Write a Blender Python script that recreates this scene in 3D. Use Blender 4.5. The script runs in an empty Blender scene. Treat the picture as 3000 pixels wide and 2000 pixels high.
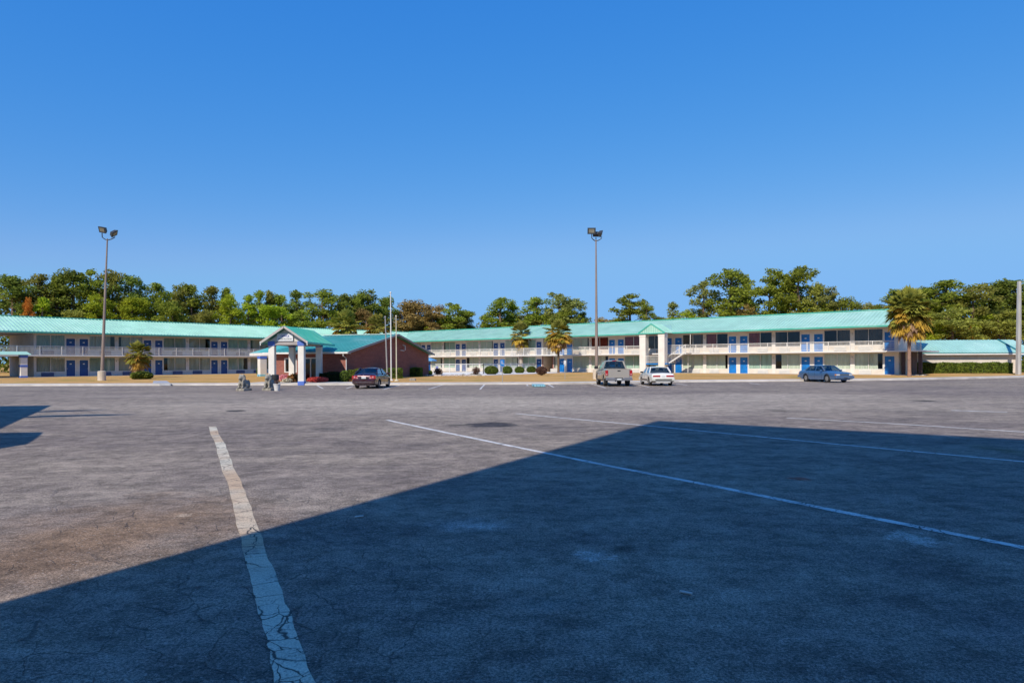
import bpy, math, random
from mathutils import Vector, Matrix
R = math.radians
random.seed(7)
SC = bpy.context.scene
COL = SC.collection
CAMH = 1.85
SUN_AZ, SUN_EL = 28.0, 40.0            # shadows run 28 deg right of straight ahead

# ------------------------------------------------------------------ photo geometry -> world
def uv(px, py):
    dx = px - 1500.0
    return dx / 2000.0, (py - 1060.0 + 0.004 * dx) / 2000.0
def gnd(px, py, z=0.0):                # point of a level surface seen at a photo pixel
    u, v = uv(px, py); Z = (CAMH - z) / v
    return Vector((u * Z, Z, z))
def at(px, py, Z):                     # point at depth Z
    u, v = uv(px, py)
    return Vector((u * Z, Z, CAMH - v * Z))
def interp(x, pts):
    if x <= pts[0][0]: return pts[0][1]
    for (a, p), (b, q) in zip(pts, pts[1:]):
        if x <= b: return p + (q - p) * (x - a) / (b - a) if b > a else q
    return pts[-1][1]

# ------------------------------------------------------------------ mesh builder
class MB:
    def __init__(s): s.v = []; s.f = []; s.m = []; s.c = 0
    def add(s, vs, fs):
        o = len(s.v); s.v += [tuple(p) for p in vs]
        for f in fs: s.f.append(tuple(i + o for i in f)); s.m.append(s.c)
    def box(s, x0, x1, y0, y1, z0, z1):
        s.add([(x0,y0,z0),(x1,y0,z0),(x1,y1,z0),(x0,y1,z0),(x0,y0,z1),(x1,y0,z1),(x1,y1,z1),(x0,y1,z1)],
              [(0,3,2,1),(4,5,6,7),(0,1,5,4),(1,2,6,5),(2,3,7,6),(3,0,4,7)])
    def cbox(s, x0, x1, y0, y1, z0, z1, b=.02):          # box with chamfered upright and top edges
        s.loft([[(x0+b,y0,z0),(x1-b,y0,z0),(x1,y0+b,z0),(x1,y1-b,z0),(x1-b,y1,z0),(x0+b,y1,z0),(x0,y1-b,z0),(x0,y0+b,z0)],
                [(x0+b,y0,z1-b),(x1-b,y0,z1-b),(x1,y0+b,z1-b),(x1,y1-b,z1-b),(x1-b,y1,z1-b),(x0+b,y1,z1-b),(x0,y1-b,z1-b),(x0,y0+b,z1-b)],
                [(x0+2*b,y0+b,z1),(x1-2*b,y0+b,z1),(x1-b,y0+2*b,z1),(x1-b,y1-2*b,z1),(x1-2*b,y1-b,z1),(x0+2*b,y1-b,z1),(x0+b,y1-2*b,z1),(x0+b,y0+2*b,z1)]])
    def loft(s, rings, closed=True, cap=True):
        n = len(rings[0]); vs = [p for r in rings for p in r]; fs = []
        for i in range(len(rings) - 1):
            for j in range(n if closed else n - 1):
                k = (j + 1) % n
                fs.append((i*n+j, i*n+k, (i+1)*n+k, (i+1)*n+j))
        if cap and closed:
            fs.append(tuple(range(n))[::-1]); fs.append(tuple((len(rings)-1)*n + j for j in range(n)))
        s.add(vs, fs)
    def beam(s, a, b, w, h=None, up=(0,0,1)):
        a = Vector(a); b = Vector(b); h = h or w; d = (b - a).normalized(); U = Vector(up)
        if abs(d.dot(U)) > .95: U = Vector((1,0,0))
        x = d.cross(U).normalized() * (w/2); z = x.cross(d).normalized() * (h/2)
        s.loft([[p-x-z, p+x-z, p+x+z, p-x+z] for p in (a, b)])
    def tube(s, pts, r, n=8):
        pts = [Vector(p) for p in pts]; rings = []
        for i, p in enumerate(pts):
            d = (pts[min(i+1, len(pts)-1)] - pts[max(i-1, 0)]).normalized()
            U = Vector((0,0,1)) if abs(d.z) < .9 else Vector((1,0,0))
            x = d.cross(U).normalized(); y = d.cross(x).normalized()
            rr = r[i] if isinstance(r, (list, tuple)) else r
            rings.append([p + x*rr*math.cos(2*math.pi*k/n) + y*rr*math.sin(2*math.pi*k/n) for k in range(n)])
        s.loft(rings)
    def lathe(s, prof, n=16, c=(0,0,0), axis='z', cap=True):
        rings = []
        for (r, z) in prof:
            ring = []
            for k in range(n):
                a = 2*math.pi*k/n; p = (r*math.cos(a), r*math.sin(a), z)
                if axis == 'y': p = (p[0], p[2], p[1])
                ring.append((p[0]+c[0], p[1]+c[1], p[2]+c[2]))
            rings.append(ring)
        s.loft(rings, cap=cap)
    def ell(s, c, r, n=12, m=8, rot=None):
        vs = []; fs = []
        for i in range(m + 1):
            t = math.pi * i / m
            for k in range(n):
                a = 2*math.pi*k/n
                p = Vector((r[0]*math.sin(t)*math.cos(a), r[1]*math.sin(t)*math.sin(a), r[2]*math.cos(t)))
                if rot: p = rot @ p
                vs.append(p + Vector(c))
        for i in range(m):
            for k in range(n):
                fs.append((i*n+k, (i+1)*n+k, (i+1)*n+(k+1) % n, i*n+(k+1) % n))
        s.add(vs, fs)
    def prism(s, poly, z0, z1):
        s.loft([[(x, y, z0) for x, y in poly], [(x, y, z1) for x, y in poly]])
    def extr(s, poly, vec):
        V = Vector(vec); s.loft([[Vector(p) for p in poly], [Vector(p) + V for p in poly]])
    def quad(s, *p): s.add(p, [tuple(range(len(p)))])
    def strip(s, pts, w, z, jit=0.0):                     # painted strip on level ground
        pts = [Vector((p[0], p[1], 0)) for p in pts]; L = []; n = len(pts)
        for i, p in enumerate(pts):
            d = (pts[min(i+1, n-1)] - pts[max(i-1, 0)]).normalized(); q = Vector((-d.y, d.x, 0))
            L.append((p + q*(w/2 + random.uniform(-jit, jit)), p - q*(w/2 + random.uniform(-jit, jit))))
        for (a, b), (c, d) in zip(L, L[1:]):
            s.quad((b.x,b.y,z),(d.x,d.y,z),(c.x,c.y,z),(a.x,a.y,z))
    def mesh(s, name, mat, smooth=False, ang=35):
        me = bpy.data.meshes.new(name); me.from_pydata(s.v, [], s.f)
        for mt in (mat if isinstance(mat, (list, tuple)) else [mat]): me.materials.append(mt)
        if any(s.m): me.polygons.foreach_set('material_index', s.m)
        me.validate(); 
        if smooth:
            me.polygons.foreach_set('use_smooth', [True]*len(me.polygons)); me.set_sharp_from_angle(angle=R(ang))
        me.update(); return me
    def build(s, name, mat, parent=None, smooth=False, loc=None, ang=35):
        o = bpy.data.objects.new(name, s.mesh(name, mat, smooth, ang)); COL.objects.link(o)
        if parent: o.parent = parent
        if loc: o.location = loc
        return o

def tag(o, label=None, cat=None, group=None, kind=None):
    for k, v in (('label', label), ('category', cat), ('group', group), ('kind', kind)):
        if v: o[k] = v
    return o
def empty(name, loc, rz=0.0, label=None, cat=None, group=None):
    o = bpy.data.objects.new(name, None); COL.objects.link(o); o.location = loc; o.rotation_euler = (0, 0, rz)
    o.empty_display_size = .2
    return tag(o, label, cat, group)
KIDS = {}
def copy_tree(o, parent=None):
    c = o.copy(); COL.objects.link(c)
    if parent: c.parent = parent
    for ch in o.children: copy_tree(ch, c)
    return c
def struct(o): o['kind'] = 'structure'; return o

# ------------------------------------------------------------------ materials
class NT:
    def __init__(s, name):
        s.mat = bpy.data.materials.new(name); s.mat.use_nodes = True; s.t = s.mat.node_tree
        s.b = s.t.nodes['Principled BSDF']; s.out = s.t.nodes['Material Output']
    def n(s, ty, **k):
        x = s.t.nodes.new('ShaderNode' + ty)
        for a, v in k.items(): setattr(x, a, v)
        return x
    def L(s, a, b): s.t.links.new(a, b)
    def val(s, sock, v):
        if hasattr(v, 'links') or hasattr(v, 'is_linked'): s.L(v, sock)
        else: sock.default_value = v
    def math(s, op, a, b=0.0, clamp=False):
        x = s.n('Math', operation=op, use_clamp=clamp); s.val(x.inputs[0], a); s.val(x.inputs[1], b); return x.outputs[0]
    def mix(s, fac, a, b, mode='MIX'):
        x = s.n('Mix', data_type='RGBA', blend_type=mode); s.val(x.inputs[0], fac)
        for i, v in ((6, a), (7, b)):
            if isinstance(v, tuple): x.inputs[i].default_value = v if len(v) == 4 else v + (1,)
            else: s.L(v, x.inputs[i])
        return x.outputs[2]
    def noise(s, vec, scale, detail=3, rough=.55, dist=0.0):
        x = s.n('TexNoise'); s.L(vec, x.inputs['Vector']); x.inputs['Scale'].default_value = scale
        x.inputs['Detail'].default_value = detail; x.inputs['Roughness'].default_value = rough; x.inputs['Distortion'].default_value = dist
        return x.outputs[0]
    def ramp(s, f, a, b, lo=0.0, hi=1.0):
        x = s.n('MapRange'); s.L(f, x.inputs[0])
        for i, v in ((1, a), (2, b), (3, lo), (4, hi)): x.inputs[i].default_value = v
        x.clamp = True; return x.outputs[0]
    def pos(s): return s.n('NewGeometry').outputs['Position']
    def obj(s): return s.n('TexCoord').outputs['Object']
    def map(s, vec, scale=(1,1,1), rot=(0,0,0), loc=(0,0,0)):
        x = s.n('Mapping'); s.L(vec, x.inputs[0]); x.inputs['Scale'].default_value = scale; x.inputs['Rotation'].default_value = rot
        x.inputs['Location'].default_value = loc; return x.outputs[0]
    def bump(s, h, st, dist=.02):
        x = s.n('Bump'); x.inputs['Strength'].default_value = st; x.inputs['Distance'].default_value = dist; s.L(h, x.inputs['Height'])
        s.L(x.outputs[0], s.b.inputs['Normal'])
    def set(s, rough=.6, metal=0, spec=.5, coat=0):
        s.b.inputs['Roughness'].default_value = rough; s.b.inputs['Metallic'].default_value = metal
        s.b.inputs['Specular IOR Level'].default_value = spec; s.b.inputs['Coat Weight'].default_value = coat

def M(name, col, rough=.6, var=.12, scale=2.0, metal=0, spec=.4, coat=0, bump=0.0, bscale=30, stretch=(1,1,1), dirt=None):
    col = tuple(x*.87 for x in col); t = NT(name); t.set(rough, metal, spec, coat); p = t.map(t.obj(), stretch)
    f = t.noise(p, scale, 5, .6)
    lo = tuple(c*(1-var*1.6) for c in col); hi = tuple(min(.95, c*(1+var)) for c in col)
    c = t.mix(t.ramp(f, .3, .7), lo, hi)
    if dirt: c = t.mix(t.ramp(t.noise(p, scale*.4 + .7, 6, .7), .55, .75, 0, dirt[1]), c, dirt[0])
    t.L(c, t.b.inputs['Base Color'])
    if bump: t.bump(t.noise(p, bscale, 4), bump)
    return t.mat

def glass_mat(name, tint, rough=.02, gain=1.0):
    t = NT(name); tr = t.n('BsdfTransparent'); tr.inputs[0].default_value = tint + (1,)
    gl = t.n('BsdfGlossy'); gl.inputs['Roughness'].default_value = rough; gl.inputs[0].default_value = (1,1,1,1)
    g_ = t.n('NewGeometry'); dt = t.n('VectorMath', operation='DOT_PRODUCT'); t.L(g_.outputs['Normal'], dt.inputs[0]); t.L(g_.outputs['Incoming'], dt.inputs[1]); mx = t.n('MixShader')
    fr = t.math('ADD', .04, t.math('MULTIPLY', .96, t.math('POWER', t.math('SUBTRACT', 1.0, t.math('ABSOLUTE', dt.outputs['Value'])), 5.0)))
    t.L(t.math('MULTIPLY', fr, gain, True), mx.inputs[0]); t.L(tr.outputs[0], mx.inputs[1]); t.L(gl.outputs[0], mx.inputs[2])
    t.L(mx.outputs[0], t.out.inputs[0]); return t.mat

def leaf_mat(name, dark, light, trans=.25, scale=.55, tint=None):
    t = NT(name); t.set(.75, 0, .15); p = t.obj(); info = t.n('ObjectInfo')
    f = t.ramp(t.noise(p, scale, 3, .6), .35, .65); g = t.noise(p, 6.0, 2)
    c = t.mix(t.math('ADD', t.math('MULTIPLY', f, .6), t.math('MULTIPLY', t.ramp(g, .3, .7), .4)), dark, light)
    if tint: c = t.mix(t.ramp(t.noise(p, .35, 2), .55, .7), c, tint)
    hs = t.n('HueSaturation'); t.L(t.ramp(info.outputs['Random'], 0, 1, .490, .512), hs.inputs['Hue'])
    t.L(t.ramp(info.outputs['Random'], 0, 1, .8, 1.2), hs.inputs['Value']); t.L(c, hs.inputs['Color'])
    t.L(hs.outputs[0], t.b.inputs['Base Color'])
    tl = t.n('BsdfTranslucent'); t.L(hs.outputs[0], tl.inputs[0]); mx = t.n('MixShader'); mx.inputs[0].default_value = trans
    t.L(t.b.outputs[0], mx.inputs[1]); t.L(tl.outputs[0], mx.inputs[2]); t.L(mx.outputs[0], t.out.inputs[0]); return t.mat

def crack_mask(t, p, scale, width, mlo, mhi, seed):
    w = t.n('TexNoise'); t.L(p, w.inputs['Vector']); w.inputs['Scale'].default_value = 1.3; w.inputs['Detail'].default_value = 5
    v = t.n('VectorMath', operation='MULTIPLY_ADD'); t.L(w.outputs['Color'], v.inputs[0]); v.inputs[1].default_value = (.55,.55,0); t.L(p, v.inputs[2])
    vo = t.n('TexVoronoi', feature='DISTANCE_TO_EDGE'); t.L(v.outputs[0], vo.inputs['Vector']); vo.inputs['Scale'].default_value = scale
    line = t.ramp(vo.outputs['Distance'], width*.35, width, 1, 0)
    mk = t.ramp(t.noise(t.map(p, loc=(seed, seed*2.3, 0)), .22, 3, .6), mlo, mhi)
    return t.math('MULTIPLY', line, mk)
def spot(t, p, x, y, rx, ry, rz=0.0, soft=.5, nz=.9, thr=None):
    """blotch of a given place, size and ragged outline (a stain on the ground)"""
    m = t.map(p, loc=(-x, -y, 0)); m = t.map(m, rot=(0,0,-rz)); m = t.map(m, (1/rx, 1/ry, 0))
    d = t.n('VectorMath', operation='LENGTH'); t.L(m, d.inputs[0])
    e = t.math('ADD', d.outputs['Value'], t.math('MULTIPLY', t.math('SUBTRACT', t.noise(p, 2.2/max(.25, min(rx, ry)), 5, .7), .5), nz*2))
    return t.ramp(e, 1.0 - soft, 1.0, 1, 0)

def asphalt():
    t = NT('asphalt'); t.set(.9, 0, .2); p = t.map(t.pos(), (1,1,0))
    big = t.noise(p, .09, 5, .6, .4)
    fr1 = t.noise(t.map(p, (.55,1,1), (0,0,.1)), .30, 13, .90); fr2 = t.noise(t.map(p, (.5,1,1), (0,0,-.25), (31,12,0)), .42, 12, .88); fr3 = t.noise(t.map(p, loc=(7,55,0)), 1.8, 11, .95)
    c = t.mix(t.ramp(big, .38, .62), (.195,.158,.136), (.268,.220,.172))
    c = t.mix(t.ramp(fr2, .46, .58, 0, .7), c, (.305,.252,.198))
    c = t.mix(t.ramp(fr1, .42, .50, .55, 0), c, (.124,.103,.099))
    # tan, sandy wear beside the first line; pale and dark blotches where the lot shows them
    S = []
    def st(px, py, wpx, hpx, col, k, **kw):
        a = gnd(px, py); rx = wpx/2/2000*a.y; ry = max(.12, abs(gnd(px, py - hpx/2).y - gnd(px, py + hpx/2).y)/2)
        S.append((a, rx, ry, col, k, kw))
    st(1500, 1182, 3400, 66, (.52,.465,.405), .55, soft=.7, nz=.5); st(330, 1560, 1000, 320, (.27,.185,.125), .92, soft=.9, nz=.8)
    st(60, 1650, 700, 260, (.215,.145,.10), .8, soft=.9, nz=.9)
    st(900, 1420, 500, 120, (.30,.26,.24), .6, soft=.9)
    st(760, 1192, 560, 22, (.42,.36,.32), .7, soft=.9); st(2250, 1160, 900, 24, (.44,.39,.35), .7, soft=.9)
    st(1700, 1183, 700, 14, (.42,.37,.33), .6, soft=.9); st(450, 1160, 700, 12, (.40,.35,.32), .6, soft=.9)
    st(1440, 1244, 170, 17, (.04,.04,.05), .92, soft=.35, nz=.8); st(965, 1255, 150, 18, (.085,.08,.08), .6, soft=.7, nz=1.3)
    st(1345, 1245, 90, 8, (.085,.075,.075), .7, soft=.6); st(690, 1203, 60, 5, (.03,.03,.035), .9, soft=.2, nz=.3)
    st(2705, 1174, 70, 5, (.05,.045,.04), .9, soft=.3, nz=.3); st(2280, 1203, 90, 7, (.11,.10,.085), .7, soft=.6)
    st(2340, 1402, 75, 14, (.30,.07,.045), .85, soft=.6, nz=1.0); st(1370, 1536, 300, 50, (.50,.47,.46), .8, soft=.7, nz=.7)
    st(1830, 1608, 120, 36, (.07,.06,.055), .8, soft=.7); st(1735, 1628, 130, 40, (.55,.53,.52), .75, soft=.6, nz=1.7)
    st(2675, 1577, 150, 50, (.55,.53,.52), .75, soft=.6, nz=1.8); st(2560, 1402, 160, 14, (.34,.31,.29), .6, soft=.7)
    st(2950, 1320, 160, 60, (.16,.14,.08), .6, soft=.9); st(1795, 1408, 60, 16, (.30,.24,.2), .6, soft=.5)
    st(540, 1508, 50, 12, (.42,.34,.27), .7, soft=.4); st(1600, 1770, 260, 60, (.20,.21,.21), .6, soft=.9); st(1020, 1560, 420, 60, (.13,.12,.13), .5, soft=.9)
    for a, rx, ry, col, k, kw in S:
        c = t.mix(t.math('MULTIPLY', spot(t, p, a.x, a.y, rx, ry, **kw), k), c, (col[0]*.88, col[1]*.84, col[2]*.76))
    # aggregate: equal contrast at every scale, so that it reads near and far
    def mul(c, f): 
        x = t.n('VectorMath', operation='SCALE'); t.L(c, x.inputs[0]); t.L(f, x.inputs['Scale']); return x.outputs[0]
    fine = t.noise(p, 46, 3, .8); spk = t.noise(p, 130, 2, .7)
    c = mul(c, t.ramp(fr3, .43, .57, .55, 1.42)); c = mul(c, t.ramp(fr1, .42, .60, .88, 1.12)); c = mul(c, t.ramp(fine, .40, .60, .52, 1.45)); c = mul(c, t.ramp(spk, .38, .62, .62, 1.36))
    pit = t.noise(p, 11, 4, .8); c = mul(c, t.ramp(pit, .30, .42, .55, 1)); c = t.mix(t.ramp(t.noise(t.map(p, loc=(3,3,0)), 28, 3, .7), .60, .68, 0, .7), c, (.47,.41,.36))
    sx = t.n('SeparateXYZ'); t.L(p, sx.inputs[0]); near = t.math('MULTIPLY', t.ramp(sx.outputs[1], 7.5, 12, 1, .12), t.ramp(sx.outputs[0], -.6, 1.5, 1, .2))
    ck = t.math('MAXIMUM', t.math('MULTIPLY', crack_mask(t, p, 2.3, .013, .36, .50, 3.1), near), t.math('MULTIPLY', crack_mask(t, t.map(p, loc=(31, 17, 0)), .30, .0045, .50, .62, 8.7), .55))
    c = t.mix(t.math('MULTIPLY', ck, .55), c, (.035,.032,.034))
    t.L(c, t.b.inputs['Base Color'])
    h = t.math('SUBTRACT', t.math('ADD', fine, t.math('MULTIPLY', spk, .5)), t.math('MULTIPLY', ck, 2.0)); t.bump(h, .55, .012)
    return t.mat
def paint(name, col, wear_lo, wear_hi, warm=None):
    t = NT(name); t.set(.75, 0, .3); p = t.map(t.pos(), (1,1,0))
    c = t.mix(t.ramp(t.noise(p, 2.0, 4, .6), .35, .7), col, tuple(x*.72 for x in col))
    if warm: c = t.mix(t.ramp(t.noise(p, .35, 3), .45, .6), c, warm)
    w = t.noise(p, 34, 4, .75); w2 = t.noise(p, 2.6, 3, .6)
    c = t.mix(t.ramp(t.math('ADD', t.math('MULTIPLY', w, .7), t.math('MULTIPLY', w2, .45)), wear_lo, wear_hi), c, (.13,.12,.12))
    ck = crack_mask(t, p, 4.2, .022, .40, .54, 1.7); ck2 = crack_mask(t, p, 2.3, .018, .36, .50, 3.1)
    c = t.mix(t.math('MULTIPLY', t.math('MAXIMUM', ck, ck2), .92), c, (.03,.028,.03))
    gr_ = t.n('VectorMath', operation='SCALE'); t.L(c, gr_.inputs[0]); t.L(t.ramp(t.noise(p, 60, 3, .8), .38, .62, .62, 1.12), gr_.inputs['Scale']); t.L(gr_.outputs[0], t.b.inputs['Base Color']); t.bump(w, .4, .008); return t.mat
def lawn_mat():
    t = NT('dormant_grass'); t.set(.95, 0, .1); p = t.pos()
    c = t.mix(t.ramp(t.noise(t.map(p, (.35,1,1)), .35, 5, .65), .32, .68), (.58,.30,.088), (.68,.43,.17))
    c = t.mix(t.ramp(t.noise(t.map(p, loc=(5,9,0)), .22, 4, .6), .52, .66, 0, .8), c, (.33,.27,.065))
    c = t.mix(t.ramp(t.noise(t.map(p, loc=(50,3,0)), .3, 4, .6), .60, .72, 0, .8), c, (.52,.27,.14))
    c = t.mix(t.ramp(t.noise(p, 9, 4, .8), .35, .65, 0, .5), c, (.30,.19,.07))
    t.L(c, t.b.inputs['Base Color']); t.bump(t.noise(p, 14, 5, .8), .9, .08); return t.mat
def brick_mat():
    t = NT('red_brick'); t.set(.85, 0, .2); p = t.obj(); geo = t.n('TexCoord')
    sep = t.n('SeparateXYZ'); t.L(p, sep.inputs[0]); cb = t.n('CombineXYZ')
    t.L(t.math('ADD', sep.outputs[0], sep.outputs[1]), cb.inputs[0]); t.L(sep.outputs[2], cb.inputs[1])
    b = t.n('TexBrick'); t.L(cb.outputs[0], b.inputs['Vector']); b.inputs['Scale'].default_value = 1.0
    b.inputs['Brick Width'].default_value = .22; b.inputs['Row Height'].default_value = .075; b.inputs['Mortar Size'].default_value = .006
    b.inputs['Color1'].default_value = (.33,.105,.075,1); b.inputs['Color2'].default_value = (.23,.07,.055,1); b.inputs['Mortar'].default_value = (.28,.21,.18,1)
    c = t.mix(t.ramp(t.noise(t.map(cb.outputs[0], (1,4,1)), .8, 5, .7), .35, .7, 0, .5), b.outputs[0], (.17,.06,.05))
    t.L(c, t.b.inputs['Base Color']); t.bump(b.outputs['Fac'], -.4, .01); return t.mat
def roof_mat(name, col):
    t = NT(name); t.set(.45, 0, .4); p = t.obj()
    c = t.mix(t.ramp(t.noise(p, .5, 4, .6), .3, .7), tuple(x*.88 for x in col), tuple(min(.9, x*1.1) for x in col))
    c = t.mix(t.ramp(t.noise(p, .25, 4, .6), .5, .75, 0, .25), c, (.55,.62,.58))
    t.L(c, t.b.inputs['Base Color']); t.b.inputs['Roughness'].default_value = .45; return t.mat
def trunk_mat(name, a, b, st=(6,6,1.2)):
    t = NT(name); t.set(.95, 0, .1); p = t.map(t.obj(), st); f = t.noise(p, 2.2, 5, .7)
    t.L(t.mix(t.ramp(f, .3, .7), a, b), t.b.inputs['Base Color']); t.bump(f, .8, .05); return t.mat
def car_paint(name, col, metal=.3, rough=.32):
    t = NT(name); t.set(rough, metal, .5, 1.0); t.b.inputs['Coat Roughness'].default_value = .06; p = t.obj()
    sep = t.n('SeparateXYZ'); t.L(p, sep.inputs[0])
    c = t.mix(t.ramp(t.noise(p, 3, 5, .7), .35, .75, 0, .25), col, tuple(min(.9, x*.75 + .02) for x in col))
    dust = t.math('MULTIPLY', t.ramp(sep.outputs[2], .2, .6, .3, 0), t.ramp(t.noise(p, 5, 5, .7), .3, .65))
    c = t.mix(dust, c, (.24,.20,.165)); t.L(c, t.b.inputs['Base Color'])
    t.L(t.math('ADD', t.math('MULTIPLY', dust, .5), rough), t.b.inputs['Roughness']); return t.mat

ASPH = asphalt(); LAWN = lawn_mat(); BRICK = brick_mat()
CONC = M('concrete', (.56,.52,.47), .9, .16, .8, bump=.3, dirt=((.30,.26,.22), .6))
WALK = M('kerb_concrete', (.60,.55,.49), .9, .18, .6, bump=.2, dirt=((.33,.28,.24), .6))
DECK = M('white_deck', (.78,.75,.70), .8, .08, .5)
TEAL = roof_mat('teal_metal_roof', (.36,.61,.50)); TEALD = roof_mat('teal_trim', (.055,.40,.315)); TEALO = roof_mat('office_roof', (.075,.37,.33))
WHITE = M('white_paint', (.78,.76,.73), .55, .06, 1.5, dirt=((.5,.46,.40), .3))
CREAM = M('cream_wall_paint', (.80,.74,.66), .8, .07, .8, dirt=((.50,.42,.34), .4))
PANEL = M('beige_wall_panel', (.76,.67,.57), .8, .08, 1.1, dirt=((.46,.37,.30), .4))
LWALL = M('grey_wall_paint', (.64,.62,.60), .8, .08, .9, dirt=((.42,.40,.38), .4))
STUCCO = M('stucco_column', (.82,.77,.70), .85, .06, 1.2, bump=.3, bscale=40)
SOFFIT = M('soffit', (.52,.46,.41), .85, .1, 1.0)
INDIGO = M('indigo_door_paint', (.010,.075,.27), .45, .12, 2.0); AZURE = M('azure_door_paint', (.008,.19,.58), .42, .2, 1.2, dirt=((.03,.26,.58), .5))
BLUEP = M('blue_trim_paint', (.10,.19,.58), .6, .12, 1.5); SKYP = M('pale_blue_paint', (.30,.62,.74), .8, .15, 1.5)
ACW = M('air_conditioner_white', (.74,.71,.66), .6, .06, 2.0); ACB = M('air_conditioner_blue', (.10,.13,.25), .6, .1, 2.0)
CURT = M('pale_green_curtain', (.70,.73,.62), .9, .10, .9, stretch=(3,1,.3)); CURTG = M('green_curtain', (.48,.62,.53), .9, .12, .9, stretch=(3,1,.3))
CURTL = M('shaded_pale_curtain', (.42,.44,.39), .9, .12, .9, stretch=(3,1,.3)); CURTS = M('shaded_green_curtain', (.31,.40,.36), .9, .12, .9, stretch=(3,1,.3)); CURTR = M('red_curtain', (.27,.045,.03), .9, .2, 1.2); CURTD = M('dark_room_curtain', (.10,.09,.085), .9, .2, 1.0)  # CURTL, CURTS: right-wing curtains darkened to carry the left wing's shade
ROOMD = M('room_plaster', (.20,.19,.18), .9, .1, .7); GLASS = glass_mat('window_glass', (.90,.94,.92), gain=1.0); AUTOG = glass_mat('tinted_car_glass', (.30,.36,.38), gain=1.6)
CLEARG = glass_mat('lamp_glass', (.75,.72,.6), .15, 1.0)
GREYM = M('galvanised_steel', (.42,.40,.38), .5, .12, 2.0, metal=.4); BROWNM = M('brown_painted_steel', (.28,.215,.18), .6, .12, 1.0)
DARKM = M('dark_lamp_housing', (.045,.05,.055), .5, .1, 2.0); WHITEM = M('white_steel', (.74,.72,.68), .5, .06, 2.0)
POLEC = M('aged_concrete_pole', (.52,.50,.47), .9, .16, 1.5, bump=.3, stretch=(2,2,.3)); CREAMC = M('cream_concrete_base', (.66,.56,.44), .9, .12, 1.5)
STONE = M('weathered_stone', (.36,.33,.275), .95, .35, 4.0, bump=.9, bscale=22, dirt=((.07,.07,.065), .75))
RUBBER = M('tyre_rubber', (.028,.028,.03), .85, .15, 4.0); CHROME = M('chrome', (.62,.62,.62), .18, .05, 3.0, metal=.9); RIM = M('alloy_rim', (.46,.44,.42), .35, .1, 3.0, metal=.6)
BLACKP = M('black_plastic', (.025,.025,.027), .55, .1, 3.0); SEATM = M('car_seat_cloth', (.16,.15,.15), .9, .1, 4.0); SEATB = M('blue_car_seat_cloth', (.13,.18,.25), .9, .1, 4.0)
REDL = M('red_tail_lens', (.42,.02,.025), .15, .1, 3.0, coat=1); PINKL = M('pink_tail_lens', (.62,.28,.28), .15, .1, 3.0, coat=1); CLEARL = M('clear_lens', (.62,.63,.62), .12, .06, 3.0, coat=1); AMBER = M('amber_lens', (.6,.22,.06), .2, .1, 3.0, coat=1)
PLATE = M('licence_plate_white', (.68,.70,.70), .4, .05, 5.0)
PINE_T = trunk_mat('pine_bark', (.10,.065,.045), (.26,.18,.13)); PALM_T = trunk_mat('palm_trunk_bark', (.14,.11,.09), (.62,.54,.47), (3,3,7)); PALM_B = trunk_mat('palm_boots', (.07,.05,.035), (.24,.16,.10), (9,9,5)); PALM_R = trunk_mat('red_brown_palm_trunk', (.15,.085,.06), (.40,.26,.20), (2,2,9))
LF = dict(pine=leaf_mat('pine_needles', (0.129,0.175,0.022), (0.407,0.446,0.053), .4), olive=leaf_mat('olive_pine_needles', (0.158,0.165,0.033), (0.453,0.438,0.083), .4),
          deep=leaf_mat('dark_pine_needles', (0.091,0.132,0.024), (0.294,0.340,0.053), .35), bright=leaf_mat('bright_green_leaves', (0.196,0.268,0.018), (0.544,0.600,0.040), .4),
          brown=leaf_mat('autumn_brown_leaves', (0.224,0.153,0.047), (0.472,0.339,0.110), .35), orange=leaf_mat('orange_leaves', (0.552,0.163,0.023), (0.700,0.340,0.053), .35),
          blue=leaf_mat('blue_green_pine_needles', (0.147,0.182,0.048), (0.433,0.431,0.110), .4))
HEDGE = leaf_mat('hedge_leaves', (.045,.078,.014), (.185,.245,.034), scale=2.0); HEDGEL = leaf_mat('light_hedge_leaves', (.06,.085,.012), (.20,.225,.03), scale=2.0); HEDGEL2 = leaf_mat('bright_hedge_leaves', (.06,.115,.018), (.25,.33,.045), scale=2.0); HEDGED = leaf_mat('shaded_hedge_leaves', (.012,.02,.008), (.04,.055,.016), scale=2.0)  # HEDGED has porch-side shade put into its greens; HEDGEL2 is a brighter green
TWIGB = leaf_mat('reddish_brown_shrub_leaves', (.10,.05,.035), (.22,.13,.09), scale=2.0); CORE = M('shaded_bush_core', (.02,.022,.01), .95, .2, 3.0)
PALMG = leaf_mat('palm_green_frond', (.15,.165,.026), (.46,.42,.085), .35, 1.2); PALMY = leaf_mat('palm_yellow_frond', (.36,.20,.03), (.66,.44,.08), .35, 1.2); PALMD = leaf_mat('dead_palm_frond', (.24,.15,.085), (.54,.38,.25), .25, 1.2)
PINKF = leaf_mat('pink_petals', (.50,.10,.16), (.80,.45,.50), .2, 3.0); REDF = leaf_mat('red_petals', (.45,.03,.035), (.75,.16,.12), .2, 3.0); WHITEF = leaf_mat('cream_petals', (.55,.48,.28), (.8,.76,.6), .2, 3.0); RUSTF = leaf_mat('rust_grass_blades', (.28,.12,.03), (.50,.27,.09), .2, 3.0)

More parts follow.
